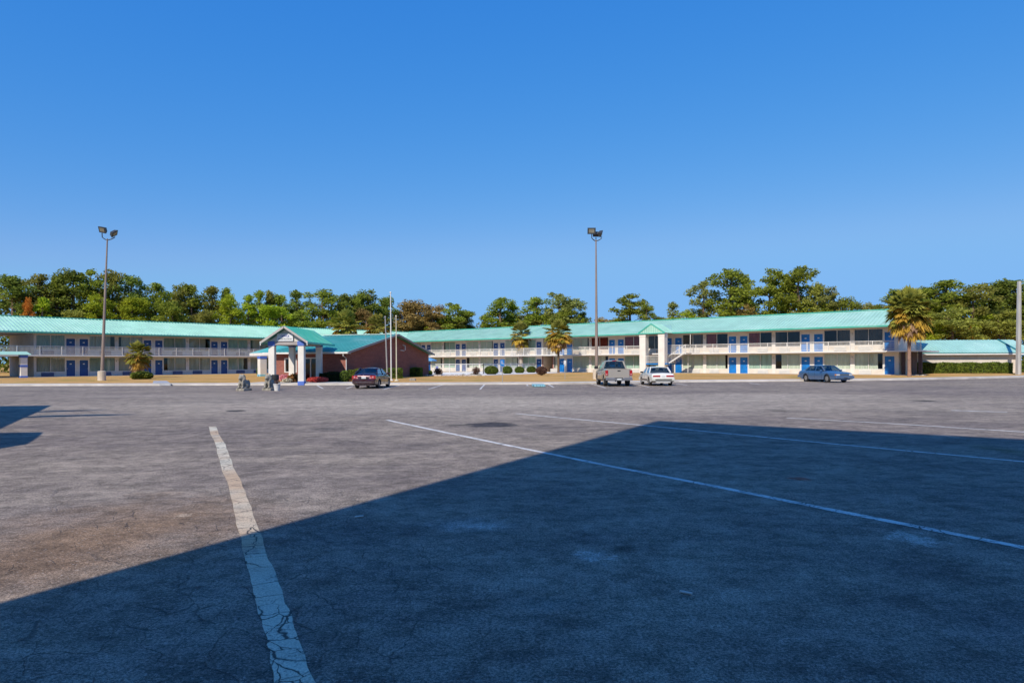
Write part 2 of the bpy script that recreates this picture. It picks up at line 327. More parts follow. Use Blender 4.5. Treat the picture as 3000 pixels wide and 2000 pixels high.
# ------------------------------------------------------------------ world, sun, camera
W = bpy.data.worlds.new('World'); SC.world = W; W.use_nodes = True; wt = W.node_tree
bg = wt.nodes['Background']; sky = wt.nodes.new('ShaderNodeTexSky'); sky.sky_type = 'NISHITA'; sky.sun_disc = False
sky.sun_elevation = R(SUN_EL); sky.sun_rotation = R(180 + SUN_AZ); sky.air_density = 1.0; sky.dust_density = .2; sky.ozone_density = 2.5; sky.altitude = 100
hs = wt.nodes.new('ShaderNodeHueSaturation'); hs.inputs['Saturation'].default_value = 1.25; hs.inputs['Value'].default_value = 1.0
wt.links.new(sky.outputs[0], hs.inputs['Color']); bg.inputs['Strength'].default_value = .12
sp = wt.nodes.new('ShaderNodeSeparateColor'); cbn = wt.nodes.new('ShaderNodeCombineColor'); wt.links.new(hs.outputs[0], sp.inputs[0])
for i_, (ga, pw) in enumerate(((.931, 1.13), (.646, .59), (.877, .236))):      # deep polarised blue: per-channel curve on the sky's radiance
    q1 = wt.nodes.new('ShaderNodeMath'); q1.operation = 'MULTIPLY'; q1.inputs[1].default_value = .12; wt.links.new(sp.outputs[i_], q1.inputs[0])
    q2 = wt.nodes.new('ShaderNodeMath'); q2.operation = 'POWER'; q2.inputs[1].default_value = pw; wt.links.new(q1.outputs[0], q2.inputs[0])
    q3 = wt.nodes.new('ShaderNodeMath'); q3.operation = 'MULTIPLY'; q3.inputs[1].default_value = ga/.12; wt.links.new(q2.outputs[0], q3.inputs[0]); wt.links.new(q3.outputs[0], cbn.inputs[i_])
    if i_ < 2:
        q4 = wt.nodes.new('ShaderNodeMath'); q4.operation = 'SMOOTH_MIN'; q4.inputs[1].default_value = (.225, .485)[i_]/.12; q4.inputs[2].default_value = .5; wt.links.new(q3.outputs[0], q4.inputs[0]); wt.links.new(q4.outputs[0], cbn.inputs[i_])
wt.links.new(cbn.outputs[0], bg.inputs['Color'])
sd = bpy.data.lights.new('sun', 'SUN'); sd.energy = 5.0; sd.angle = R(.5); sd.color = (1.0, .915, .79)
so = bpy.data.objects.new('sun', sd); COL.objects.link(so)
a = R(SUN_AZ); e = R(SUN_EL); SDIR = Vector((-math.sin(a)*math.cos(e), -math.cos(a)*math.cos(e), math.sin(e)))
so.rotation_euler = SDIR.to_track_quat('Z', 'Y').to_euler(); so.location = (-30, -40, 60)
cd = bpy.data.cameras.new('camera'); cam = bpy.data.objects.new('camera', cd); COL.objects.link(cam); SC.camera = cam
cd.sensor_width = 36; cd.lens = 24.0; cd.shift_y = 60/3000; cd.clip_end = 9000; cd.clip_start = .05
cam.location = (0, 0, CAMH); cam.rotation_euler = (R(90), .0042, 0)
SC.view_settings.view_transform = 'Standard'; SC.view_settings.look = 'None'; SC.view_settings.exposure = 0; SC.view_settings.gamma = 1
SC.cycles.max_bounces = 6; SC.cycles.transparent_max_bounces = 12; SC.cycles.caustics_reflective = False; SC.cycles.caustics_refractive = False

# ------------------------------------------------------------------ ground, kerb, lawn, lines
KERB = [(-140,60), (-75,58.6)] + [tuple(gnd(px, py).xy) for px, py in ((0,1130.5),(741,1128.5),(1250,1127.5),(1620,1126),(1760,1124))] + \
       [tuple(gnd(px, py).xy) for px, py in ((1989,1119.5),(2350,1117),(2650,1114),(3000,1106.5))] + [(75,84), (140,104)]
m = MB(); m.quad((-3500,-1500,-.05),(3500,-1500,-.05),(3500,5000,-.05),(-3500,5000,-.05)); struct(m.build('ground', LAWN))
m = MB(); m.add([(x, y+.1, 0) for x, y in KERB] + [(140,-90,0), (-140,-90,0)], [tuple(range(len(KERB)+2))[::-1]]); struct(m.build('parking_lot', ASPH))
m = MB(); n = len(KERB)
prof = [(0,0),(.02,.13),(.06,.15),(.16,.152),(.17,.145),(2.3,.15),(2.3,.05)]
m.loft([[(x, y+o, z) for o, z in prof] for x, y in KERB], closed=False); struct(m.build('kerb_walk', WALK))
def lawn_z(off): return interp(off, [(2.2,.14),(10,.25),(400,.25)])
m = MB(); rows = [2.25, 5, 10, 22, 60, 140, 320]
for r in rows:
    pass
m.loft([[(x, y+o, lawn_z(o)) for o in rows] for x, y in KERB], closed=False); struct(m.build('lawn', LAWN))
# concrete aprons along the wings, drive under the entrance porch, path over the left lawn
WP = paint('white_road_paint', (.84,.82,.78), .60, .78); YP = paint('cream_road_paint', (.78,.71,.55), .60, .77, (.58,.42,.27)); BP = paint('pale_blue_road_paint', (.28,.58,.68), .64, .80)
def line(pts, w, mat, name='painted_line', jit=0.0, z=.004, sub=1):
    P = [gnd(*q) for q in pts]; Q = []
    for a_, b_ in zip(P, P[1:]):
        for k in range(sub): Q.append(a_.lerp(b_, k/sub))
    Q.append(P[-1]); mm = MB(); mm.strip(Q, w, z, jit); return struct(mm.build(name, mat))
line([(621,1249),(628,1270),(646,1302),(654,1335),(664,1368),(681,1402),(694,1440),(709,1490),(728,1560),(747,1625),(765,1680),(782,1735),(800,1790),(818,1845),(835,1900),(858,1995),(880,2060)], .205, YP, jit=.012, sub=3)
line([(1133,1230),(1300,1265.5),(1500,1307),(1602,1327.5),(1780,1364),(2099,1425.5),(2457,1498),(3000,1604.5),(3300,1664)], .135, WP, jit=.006, sub=6)
line([(1510,1211),(1690,1228),(1883,1245.5),(2444,1300.5),(3000,1352.5),(3200,1371)], .13, WP, jit=.006, sub=6)
line([(2304,1224),(2600,1240),(3000,1265.5),(3200,1278)], .13, WP, jit=.01, sub=6)
line([(2786,1202),(2860,1204.5),(2950,1207.5)], .2, WP, jit=.05, sub=5)
for q in ([(1014,1138),(1033,1131.5)], [(1122,1140.5),(1171,1127.5)], [(1255,1139.5),(1300,1126)], [(1406,1140),(1420,1125.5)], [(1541,1123),(1546,1130)], [(1602,1124),(1622,1134)],
          [(1729,1123.5),(1774,1136)], [(1852,1122),(1903,1134.5)], [(1980,1123),(2012,1128.5)], [(926,1127),(946,1138)], [(2195,1122),(2225,1126)]):
    line(q, .12, WP, 'stall_line', jit=.01, sub=2)
m = MB(); pa = [gnd(x, y, .158) for x, y in ((1560,1127),(1597,1127))]; pb = [gnd(x, y, .158) for x, y in ((1597,1120.5),(1559,1120.5))]
m.box(pa[0].x, pa[1].x, pa[0].y-.35, pa[0].y+2.2, .03, .160); struct(m.build('kerb_ramp', BP))
def apron(pts, mat, z, name):
    mm = MB(); mm.add([(x, y, z) for x, y in pts] + [(x, y, z-.2) for x, y in pts], [tuple(range(len(pts)))] + [(i, (i+1) % len(pts), (i+1) % len(pts)+len(pts), i+len(pts)) for i in range(len(pts))])
    return struct(mm.build(name, mat))
apron([(-22.5,56.9),(-13.2,56.4),(-12.6,60.3),(-15.0,60.9),(-22.4,62.6)], CONC, .172, 'entrance_drive')
g = [gnd(x, y, .2) for x, y in ((447,1122),(500,1122.5),(478,1109.5),(452,1109.5))]
apron([(p.x, p.y) for p in g], M('path_concrete', (.40,.41,.44), .9, .1, 1.0), .215, 'garden_path')

# ------------------------------------------------------------------ the two motel wings
CX, CY, TH = -20.0, 128.9, 40.0
def filled(m, x0, x1, ops, z0, z1, y0=0.0, y1=.14):
    """a wall strip with openings (x0, x1, zb, zt)"""
    x = x0
    for a_, b_, zb, zt in sorted(ops):
        if a_ > x + 1e-4: m.box(x, a_, y0, y1, z0, z1)
        if zb > z0 + 1e-4: m.box(a_, b_, y0+.012, y1-.01, z0, zb)
        if zt < z1 - 1e-4: m.box(a_, b_, y0+.012, y1-.01, zt, z1)
        x = b_
    if x < x1: m.box(x, x1, y0, y1, z0, z1)

def pleat(x0, x1, z0, z1, y, p=.16, a_=.035):
    m = MB(); n = max(4, int((x1-x0)/p*2)); pts = [(x0 + (x1-x0)*i/n + random.uniform(-.02,.02)*(0 < i < n), y + (a_ if i % 2 else -a_)) for i in range(n+1)]
    m.loft([[(x, yy, z0), (x, yy, z1)] for x, yy in pts], closed=False); return m
def room_window(par, x0, x1, z0, z1, kind, Cm, gap=0):
    m = MB(); f = .05; y0, y1 = .01, .10; xm = (x0+x1)/2
    m.box(x0, x0+f, y0, y1, z0, z1); m.box(x1-f, x1, y0, y1, z0, z1); m.box(xm-f*.6, xm+f*.6, y0, y1, z0+f, z1-f)
    m.box(x0+f, x1-f, y0, y1, z0, z0+f); m.box(x0+f, x1-f, y0, y1, z1-f, z1)
    w = m.build('window', WHITEM, par)
    for a_, b_ in ((x0+f, xm-f*.6), (xm+f*.6, x1-f)):
        q = MB(); q.quad((a_,.05,z0+f),(b_,.05,z0+f),(b_,.05,z1-f),(a_,.05,z1-f)); q.build('pane', GLASS, w)
    if kind != 'none':
        c0, c1 = x0+.03, x1-.03
        if gap > 0: c1 -= gap*(x1-x0)
        elif gap < 0: c0 -= gap*(x1-x0)
        pleat(c0, c1, z0+.03, z1-.02, .155).build('curtain', Cm, w)
    return w
def room_door(par, xc, z0, mat, hs_, w=.98, h=2.06):
    m = MB(); m.box(xc-w/2, xc+w/2, .045, .09, z0, z0+h)
    for (a_, b_, c_, d_) in ((-.36,-.05,.25,.95), (.05,.36,.25,.95), (-.36,-.05,1.1,1.85), (.05,.36,1.1,1.85)): m.box(xc+a_, xc+b_, .038, .046, z0+c_, z0+d_)
    d = m.build('door', mat, par); f = MB()
    f.box(xc-w/2-.07, xc-w/2, -.012, .13, z0, z0+h+.07); f.box(xc+w/2, xc+w/2+.07, -.012, .13, z0, z0+h+.07); f.box(xc-w/2, xc+w/2, -.012, .13, z0+h, z0+h+.07)
    f.build('door_frame', WHITE, d)
    k = MB(); k.lathe([(.0,0),(.05,0),(.05,.03),(.03,.05),(.045,.09),(.0,.10)], 10, (xc+hs_*.40, -.06, z0+1.0), 'y'); k.build('handle', GREYM, d)
    p = MB(); p.box(xc-.11, xc+.11, .028, .037, z0+1.52, z0+1.64); p.build('number_plate', PLATE, d)
    return d
def ac_unit(par, xc, z0, mat):
    m = MB(); m.cbox(xc-.66, xc+.66, -.13, .03, z0+.05, z0+.52, .025)
    for k in range(7): m.box(xc-.6, xc+.6, -.142, -.131, z0+.12+k*.05, z0+.145+k*.05)
    m.build('air_conditioner', mat, par)
def wall_lamp(par, x, z):
    m = MB(); m.box(x-.06, x+.06, -.04, -.001, z-.14, z+.14); m.lathe([(.0,-.14),(.07,-.12),(.085,0),(.07,.12),(.0,.14)], 10, (x, -.11, z)); m.build('wall_lamp', CLEARL, par)
F2 = 2.72; CEIL1 = 2.53; CEIL2 = 5.30
def railing(par, x0, x1, y, z, posts, mat, h=1.08, step=.125, name='railing'):
    m = MB(); m.box(x0, x1, y-.035, y+.035, z+h-.05, z+h); m.box(x0, x1, y-.02, y+.02, z+.10, z+.14)
    n = int((x1-x0)/step)
    for i in range(1, n): m.box(x0+i*step-.016, x0+i*step+.016, y-.016, y+.016, z+.14, z+h-.05)
    r = m.build(name, mat, par); k = max(1, round((x1-x0)/posts))
    for i in range(k+1):
        x = x0 + (x1-x0)*i/k; q = MB(); q.box(x-.04, x+.04, y-.042, y+.042, z, z+h+.012); q.build('railing_post', mat, r)
    return r
def wing_roof(par, xa_e, xa_r, xb_e, xb_r, hip_a, hip_b, seam=.42, sh=.10):
    """front and back slopes with standing seams; a = low-x end, b = high-x end; e at the eave, r at the ridge"""
    ye, yr, yb, ze, zr = -1.92, 5.0, 11.9, 5.50, 7.62; m = MB(); th = .05
    def slope(y0, z0, y1, z1, a0, a1, b0, b1):
        p = [(a0,y0,z0),(b0,y0,z0),(b1,y1,z1),(a1,y1,z1)]
        m.add(p + [(x, y, z-th) for x, y, z in p], [(0,1,2,3),(7,6,5,4),(0,4,5,1),(1,5,6,2),(2,6,7,3),(3,7,4,0)])
        n = int((b0-a0)/seam)
        for i in range(n+1):
            x = a0 + .05 + i*seam; q0 = Vector((x,y0,z0)); t0 = 0.0; t1 = 1.0
            if x < max(a0, a1) and a1 > a0: t1 = (x-a0)/(a1-a0)
            if a1 < a0: pass
            if x > min(b0, b1) and b1 < b0: t1 = min(t1, (b0-x)/(b0-b1))
            q1 = Vector((x, y0+(y1-y0)*t1, z0+(z1-z0)*t1))
            if t1 > .04: m.beam(q0 + Vector((0,0,.035)), q1 + Vector((0,0,.035)), .04, sh)
        for i in range(1, int(abs(a1-a0)/seam)+1):                     # seams beyond the eave end, along the valley
            if a1 < a0:
                x = a0 - i*seam; t0 = (a0-x)/(a0-a1)
                if t0 < .97: m.beam((x, y0+(y1-y0)*t0, z0+(z1-z0)*t0+.018), (x, y1, z1+.018), .035, .045)
        for i in range(1, int(abs(b1-b0)/seam)+1):
            if b1 > b0:
                x = b0 + i*seam; t0 = (x-b0)/(b1-b0)
                if t0 < .97: m.beam((x, y0+(y1-y0)*t0, z0+(z1-z0)*t0+.018), (x, y1, z1+.018), .035, .045)
    slope(ye, ze, yr, zr, xa_e, xa_r, xb_e, xb_r); slope(yb, ze, yr, zr+.004, hip_a[1], xa_r, hip_b[1], xb_r)
    for (hx, xr_) , ok in (((hip_a[0], xa_r), hip_a[2]), ((hip_b[0], xb_r), hip_b[2])):
        if ok: m.quad((hx, ye, ze), (hx, yb, ze), (xr_, yr, zr))
    m.build('roof', TEAL, par)
    f = MB(); f.box(xa_e, xb_e, ye-.03, ye+.02, ze-.20, ze-.035)
    f.box(xa_e, xb_e, ye-.05, ye-.03, ze-.10, ze-.02)
    for hx, ok, sg in ((hip_a[0], hip_a[2], -1), (hip_b[0], hip_b[2], 1)):
        if ok: f.box(min(hx, hx+sg*.05), max(hx, hx+sg*.05), ye, yb, ze-.20, ze-.02)
    f.build('fascia', TEALD, par)
    c = MB(); c.beam((xa_r, yr, zr+.03), (xb_r, yr, zr+.03), .5, .09)
    for hx, xr_, ok in ((hip_a[0], xa_r, hip_a[2]), (hip_b[0], xb_r, hip_b[2])):
        if ok: c.beam((hx, ye, ze+.02), (xr_, yr, zr+.03), .22, .06)
    c.build('ridge_cap', TEALD, par)
    s_ = MB(); s_.box(min(hip_a[0], xa_e)+.02, max(hip_b[0], xb_e)-.02, ye+.021, 11.5, CEIL2, CEIL2+.06); s_.build('soffit', SOFFIT, par)

def make_wing(root, x0, x1, rooms, wallmat, panelmat, acmat, doormat, upper, lower, gaps, body_gap, low_gaps, lampx):
    """rooms: (door x, window x0, window x1); body_gap: open passage (x0, x1)"""
    for fl, (zf, zc) in enumerate(((0.0, CEIL1), (F2, CEIL2))):
        m = MB(); ops = []; sill = .58 if fl == 0 else .62
        for i, (xd, w0, w1) in enumerate(rooms):
            ops.append((xd-.56, xd+.56, zf, zf+2.13)); ops.append((w0, w1, zf+sill, zc-.10))
        for a_, b_ in body_gap: ops.append((a_, b_, zf, zc-.02))
        m.c = 0; filled(m, x0, x1, ops, zf, zc); m.c = 1
        for xd, w0, w1 in rooms: m.box(w0+.02, w1-.02, .004, .011, zf+.01, zf+sill-.02)
        m.build('front_wall', [wallmat, panelmat], root)
        for i, (xd, w0, w1) in enumerate(rooms):
            room_door(root, xd, zf, doormat(xd), 1 if (w0 > xd) else -1)
            k, cm, gp = (upper if fl else lower)(i, xd); room_window(root, w0, w1, zf+sill, zc-.10, k, cm, gp)
            ac_unit(root, (w0+w1)/2 + (.35 if w0 > xd else -.35), zf, acmat)
        for x in lampx: wall_lamp(root, x, zf+1.95)
    m = MB(); m.box(x0, x1, 9.9, 10.04, 0, CEIL2)
    for x in [x0+.001, x1-.141] : m.box(x, x+.14, .15, 9.89, 0, CEIL2)
    for a_, b_ in body_gap:
        for x in (a_-.14, b_): 
            if x0+.2 < x < x1-.2: m.box(x, x+.139, .15, 9.88, 0.012, CEIL2-.012)
    m.build('outer_wall', wallmat, root)
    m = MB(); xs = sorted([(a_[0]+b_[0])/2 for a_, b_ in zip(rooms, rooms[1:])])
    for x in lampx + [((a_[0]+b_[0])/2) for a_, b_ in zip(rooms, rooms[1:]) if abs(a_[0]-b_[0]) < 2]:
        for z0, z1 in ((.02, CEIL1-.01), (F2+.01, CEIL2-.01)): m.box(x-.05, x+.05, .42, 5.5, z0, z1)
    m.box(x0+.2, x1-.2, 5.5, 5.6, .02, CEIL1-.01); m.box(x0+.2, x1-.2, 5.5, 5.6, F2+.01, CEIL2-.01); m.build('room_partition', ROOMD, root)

# left wing: local +x runs to the inner corner, the front faces local -y
lw = empty('motel_wing', (CX, CY, .25), R(90-TH), 'shaded two-storey motel wing with teal roof behind the leaning light pole', 'motel wing')
prs = [54.9, 45.66, 36.3, 26.9, 17.6, 8.4]; rooms = []
for i, p in enumerate(prs):
    mid0 = (p + prs[i+1])/2 if i+1 < len(prs) else p-4.6; mid1 = (p + prs[i-1])/2 if i else p+4.65
    rooms.append((-(p-.74), -(p-1.35), -(mid0+.18))); rooms.append((-(p+.74), -(mid1-.18), -(p+1.35)))
rooms = sorted((a_, min(b_, c_), max(b_, c_)) for a_, b_, c_ in rooms)
lampL = [-(a_+b_)/2 for a_, b_ in zip(prs, prs[1:])]
make_wing(lw, -59.6, -1.65, rooms, LWALL, LWALL, ACB, lambda x: INDIGO,
          lambda i, x: ('c', CURTS if i % 5 in (0, 3) else CURTL, (0, .16, -.12, 0, .2, 0, -.14)[i % 7]), lambda i, x: ('c', CURTS if i % 4 == 1 else CURTL, (-.04, 0, .22, -.18, 0, .2, .05)[i % 7]), None, [], None, lampL)
m = MB(); m.box(-67.5, -1.6, -1.6, 9.85, CEIL1, F2-.012); m.build('walkway_slab', WHITE, lw)
railing(lw, -64.0, -1.65, -1.52, F2-.01, 2.3, WHITEM)
wing_roof(lw, -66.9, -62.8, -1.9, 5.0, (-66.9, -66.9, True), (-1.9, 11.9, False))
m = MB(); m.box(-68.2, -68.0, -1.2, 9.8, 0, CEIL2-.01); m.box(-67.9, -64.0, 6.5, 6.7, 0.02, CEIL2-.01); m.box(-67.9, -66.2, -.2, 6.4, .02, CEIL1-.01); m.build('stair_wall', M('shaded_stair_wall', (.06,.06,.065), .9, .1, 1.0), lw)  # near-black colour stands in for the shade inside the stairwell
for k in range(15):
    pass
m = MB()
for k in range(15): m.box(-65.9, -64.6, .2+k*.28, .5+k*.28, .04+k*.18, .20+k*.18)
m.build('staircase', CONC, lw)
# low stair porch at the wing's outer end: a teal roof edge on a square column with blue bands
m = MB(); pc = Vector((-58.7, 79.9)); 
def to_local(root, p):
    a_ = -root.rotation_euler.z; d = Vector((p[0]-root.location.x, p[1]-root.location.y)); return (d.x*math.cos(a_)-d.y*math.sin(a_), d.x*math.sin(a_)+d.y*math.cos(a_))
cx_, cy_ = to_local(lw, gnd(68, 1106, .25).xy)
m = MB(); m.cbox(cx_-.34, cx_+.34, cy_-.34, cy_+.34, .0, 2.50, .02); pcx = m.build('porch_column', STUCCO, lw)
for h0, h1, w_ in ((-.02,.22,.37), (1.25,1.50,.36), (2.32,2.66,.38)):
    m = MB(); m.cbox(cx_-w_, cx_+w_, cy_-w_, cy_+w_, h0, h1, .01); m.build('blue_band', BLUEP, pcx)
m = MB(); m.loft([[(cx_-9, cy_-.6, 2.68), (cx_+.7, cy_-.6, 2.68), (cx_+.7, cy_+.9, 2.68), (cx_-9, cy_+.9, 2.68)], [(cx_-9, cy_-.2, 3.05), (cx_+.3, cy_-.2, 3.05), (cx_+.3, cy_+.9, 3.05), (cx_-9, cy_+.9, 3.05)]]); m.build('porch_roof', TEAL, lw)

# right wing
rw = empty('motel_wing', (CX, CY, .25), R(-TH), 'sunlit two-storey motel wing with pale teal roof behind the parked pickup', 'motel wing')
prs = [5.5, 14.4, 23.3]; rooms = []
def pair(p, m0, m1):
    rooms.append((p-.74, m0+.18, p-1.35)); rooms.append((p+.74, p+1.35, m1-.18))
pair(5.5, 1.9, 9.95); pair(14.4, 9.95, 18.85); pair(23.3, 18.85, 27.6); rooms.append((31.7, 27.96, 31.08))
pair(36.9, 35.0-.6, 41.4); pair(45.95, 41.4, 50.45); pair(55.0, 50.45, 59.5); pair(64.05, 59.5, 68.55); pair(73.1, 68.55, 77.55); rooms.append((81.4, 77.75, 80.75))
rooms[7] = (36.16, 34.62, 35.5)
rooms.sort(); lampR = [9.95, 18.85, 27.6, 41.4, 50.45, 59.5, 68.55, 77.55]
def up_r(i, x):
    if x < 41: return ('c', CURTG if i % 4 == 2 else CURT, (.12, 0, -.1, 0)[i % 4])
    return [('c', CURT, 0), ('c', CURTR, .08), ('none', None, 0), ('c', CURTD, 0), ('none', None, 0), ('c', CURTR, .5), ('c', CURTD, .1), ('none', None, 0), ('c', CURTD, -.55), ('none', None, 0), ('c', CURTD, 0)][int((x-41)/4) % 11]  # CURTD: dark cloth standing in for unlit rooms behind bare glass
def lo_r(i, x): return ('c', (CURT, CURT, CURTG, CURT)[i % 4], (0, .18, 0, -.2, 0, .12, 0, -.24)[i % 8])
make_wing(rw, 1.65, 82.3, rooms, CREAM, PANEL, ACW, lambda x: INDIGO if x < 33 else AZURE, up_r, lo_r, None, [(32.55, 34.4)], None, lampR)
m = MB(); m.box(1.6, 84.8, -1.6, 9.85, CEIL1, F2-.012); m.build('walkway_slab', WHITE, rw)
railing(rw, 1.65, 50.9, -1.52, F2-.01, 2.3, WHITEM); railing(rw, 54.3, 84.7, -1.52, F2-.01, 2.3, WHITEM)
wing_roof(rw, 1.9, -5.0, 83.4, 80.4, (1.9, -11.9, False), (83.4, 83.4, True), sh=.035)
m = MB()
for x in (32.36, 34.41): m.box(x, x+.19, -.03, -.002, 0, CEIL1-.01)
m.box(34.61, 35.5, -.03, -.002, 0.0, .57); m.build('brick_pier', BRICK, rw)
for x in (83.0, 84.6):
    m = MB(); m.box(x-.17, x+.17, -1.45, -1.1, 0, CEIL1-.002); m.build('landing_post', M('dark_brown_post', (.07,.04,.035), .8, .1, 2.0), rw)
m = MB(); m.box(83.4, 83.52, .6, 3.5, 0, CEIL1-.01); m.build('landing_wall', M('brown_landing_wall', (.10,.06,.05), .9, .1, 1.0), rw)
# gabled stair tower in front of the right wing
TX = 53.9; TY = -4.1
m = MB()
for x in (TX-1.4, TX+1.4): 
    c = MB(); c.cbox(x-.46, x+.46, TY, TY+.9, 0, 4.9, .02); c.cbox(x-.49, x+.49, TY-.03, TY+.93, 4.9, 5.36, .02); c.build('tower_pillar', STUCCO, rw)
m = MB(); zb, za, xl, xr = 5.38, 6.62, TX-1.98, TX+1.98
m.add([(xl,TY-.12,zb),(xr,TY-.12,zb),(TX,TY-.12,za),(xl,-1.0,zb),(xr,-1.0,zb),(TX,1.4,za)], [(0,1,2),(0,2,5,3),(1,4,5,2),(0,3,4,1)])
for sx in (xl, xr):
    for k in range(1, 8):
        y = TY-.12 + k*.42; m.beam((sx, y, zb+.02), (TX, y, za+.02), .035, .045)
m.build('tower_roof', TEAL, rw)
m = MB(); m.beam((xl,TY-.15,zb),(TX,TY-.15,za),.06,.16); m.beam((xr,TY-.15,zb),(TX,TY-.15,za),.06,.16); m.box(xl,xr,TY-.17,TY-.10,zb-.12,zb)
for k in range(1, 12):
    x = xl + (xr-xl)*k/12; m.box(x-.015, x+.015, TY-.135, TY-.121, zb, zb+(za-zb)*(1-abs(x-TX)/(xr-TX)))
m.build('tower_fascia', TEALD, rw)
m = MB(); m.box(TX-.93, TX+2.1, TY+.15, -1.65, 1.18, 1.34); m.build('stair_landing', AZURE, rw)
railing(rw, TX-.93, TX+.93, TY+.25, 1.34, 2.0, WHITEM, 1.0, .14, 'landing_railing')
st_ = MB()
for k in range(8): st_.box(TX+2.1+k*.27, TX+2.42+k*.27, -3.1, -1.72, 1.36+k*.17, 1.42+k*.17)
for k in range(7): st_.box(TX+1.9-k*.27, TX+2.2-k*.27, -3.9, -3.2, 1.1-k*.17, 1.16-k*.17)
st_.build('staircase', CONC, rw)
m = MB(); a_ = Vector((TX+2.0, -3.15, 2.3)); b_ = Vector((TX+4.4, -3.15, 3.75)); m.beam(a_, b_, .07); m.beam(a_-Vector((0,0,.95)), b_-Vector((0,0,.95)), .06, .16)
for k in range(13): p = a_.lerp(b_, k/12); m.beam(p-Vector((0,0,.93)), p, .026)
m.box(TX+4.36, TX+4.44, -3.19, -3.11, 2.7, 3.80); m.beam((TX+4.4,-3.15,3.77),(TX+4.4,-1.5,3.77),.06); m.box(TX+4.3, TX+4.5, -3.2, -1.6, 2.56, 2.70)
m.build('stair_handrail', WHITEM, rw)
m = MB(); m.tube([(TX+4.4, -1.7, 5.3), (TX+4.38, -1.72, 2.75), (TX+4.1, -1.75, 2.5), (TX+4.05, -1.75, .1)], .05); m.build('downpipe', WHITEM, rw)
apron([(CX+s_*math.cos(R(TH))+w_*-math.sin(R(TH)), CY-s_*math.sin(R(TH))-w_*math.cos(R(TH))) for s_, w_ in ((1.5,0),(85,0),(85,1.7),(1.5,1.7))], CONC, .285, 'ground_walkway')
apron([(CX-s_*math.sin(R(TH))+w_*math.cos(R(TH)), CY-s_*math.cos(R(TH))-w_*math.sin(R(TH))) for s_, w_ in ((1.5,0),(1.5,1.7),(67,1.7),(67,0))], CONC, .281, 'ground_walkway')

# ------------------------------------------------------------------ office and its entrance porch
TO = 15.0; OX, OY = -15.26, 62.7
of = empty('brick_office', (OX, OY, .2), R(-TO), 'low red brick office with teal roof, its gable end facing the three flagpoles', 'office')
DW, LW_, HW, AP, ya = 20.2, 7.9, 2.60, 4.62, 10.35
m = MB(); m.add([(0,0,0),(0,DW,0),(0,DW,HW),(0,ya,AP-.16),(0,0,HW),(-.2,0,0),(-.2,DW,0),(-.2,DW,HW),(-.2,ya,AP-.16),(-.2,0,HW)],
   [(0,1,2,3,4),(9,8,7,6,5),(0,4,9,5),(1,6,7,2),(0,5,6,1)])
m.box(-LW_, -LW_+.2, .2, DW, 0, HW); m.box(-LW_, -.21, DW-.2, DW-.001, 0, HW); m.build('gable_wall', BRICK, of)
m = MB(); filled(m, -LW_, -.21, [(-4.35,-2.95,0,2.15), (-6.4,-5.1,.75,2.1)], 0, HW, 0, .2); m.build('front_wall', BRICK, of)
m = MB(); m.box(-4.35,-4.25,-.03,.15,0,2.15); m.box(-3.05,-2.95,-.03,.15,0,2.15); m.box(-4.25,-3.05,-.03,.15,2.03,2.15); m.box(-3.69,-3.61,-.02,.12,0,2.03); d_ = m.build('entrance_door', WHITE, of)
for x0_, x1_ in ((-4.24,-3.70),(-3.60,-3.06)):
    q = MB(); q.quad((x0_,.05,.02),(x1_,.05,.02),(x1_,.05,2.02),(x0_,.05,2.02)); q.build('pane', GLASS, d_)
m = MB(); m.box(-6.4,-6.3,-.03,.15,.75,2.1); m.box(-5.2,-5.1,-.03,.15,.75,2.1); m.box(-6.3,-5.2,-.03,.15,.75,.83); m.box(-6.3,-5.2,-.03,.15,2.02,2.1); m.box(-5.79,-5.71,-.02,.12,.83,2.02); d_ = m.build('window', WHITE, of)
for x0_, x1_ in ((-6.29,-5.80),(-5.70,-5.21)):
    q = MB(); q.quad((x0_,.05,.84),(x1_,.05,.84),(x1_,.05,2.01),(x0_,.05,2.01)); q.build('pane', GLASS, d_)
m = MB(); m.box(-7.5,-.3,6.0,6.1,.01,2.6); m.build('room_partition', ROOMD, of)
m = MB(); ov = .55; zl = HW+.04; xg = .55
sl = (AP-zl)/(ya+ov)
for y0_, z0_, y1_ in ((-ov, zl, ya), (DW+ov, zl-.02, ya)):
    p = [(-LW_-.4,y0_,z0_),(xg,y0_,z0_),(xg,y1_,AP),(-LW_-.4,y1_,AP)]
    if y0_ > 0: p = p[::-1]
    m.add(p + [(x,y,z-.10) for x,y,z in p], [(0,1,2,3),(7,6,5,4),(0,4,5,1),(1,5,6,2),(2,6,7,3),(3,7,4,0)])
    for k in range(20):
        x = xg-.05-k*.42
        if x > -LW_-.4: m.beam((x,y0_,z0_+.018),(x,y1_,AP+.018),.03,.04)
m.build('roof', TEALO, of)
m = MB(); m.beam((xg+.02,-ov,zl-.06),(xg+.02,ya,AP-.04),.05,.20); m.beam((xg+.02,DW+ov,zl-.08),(xg+.02,ya,AP-.04),.05,.20); m.build('rake_board', M('grey_rake_board', (.34,.33,.32), .7, .1, 1.0), of)
m = MB(); m.box(-LW_-.4, xg, -ov-.14, -ov-.005, zl-.16, zl-.01); m.box(-LW_-.4, xg-.02, -ov, -.02, zl-.17, zl-.13); m.build('gutter', WHITE, of)
m = MB(); m.tube([(.05,-ov-.06,zl-.15),(.06,-ov-.06,zl-.35),(.07,-.06,zl-.6),(.07,-.06,.1)], .045); m.build('downpipe', WHITEM, of)
m = MB(); m.beam((xg-.4,ya,AP+.05),(-LW_-.4,ya,AP+.05),.4,.07); m.build('ridge_cap', M('pale_ridge_cap', (.55,.66,.64), .5, .05, 2.0), of)
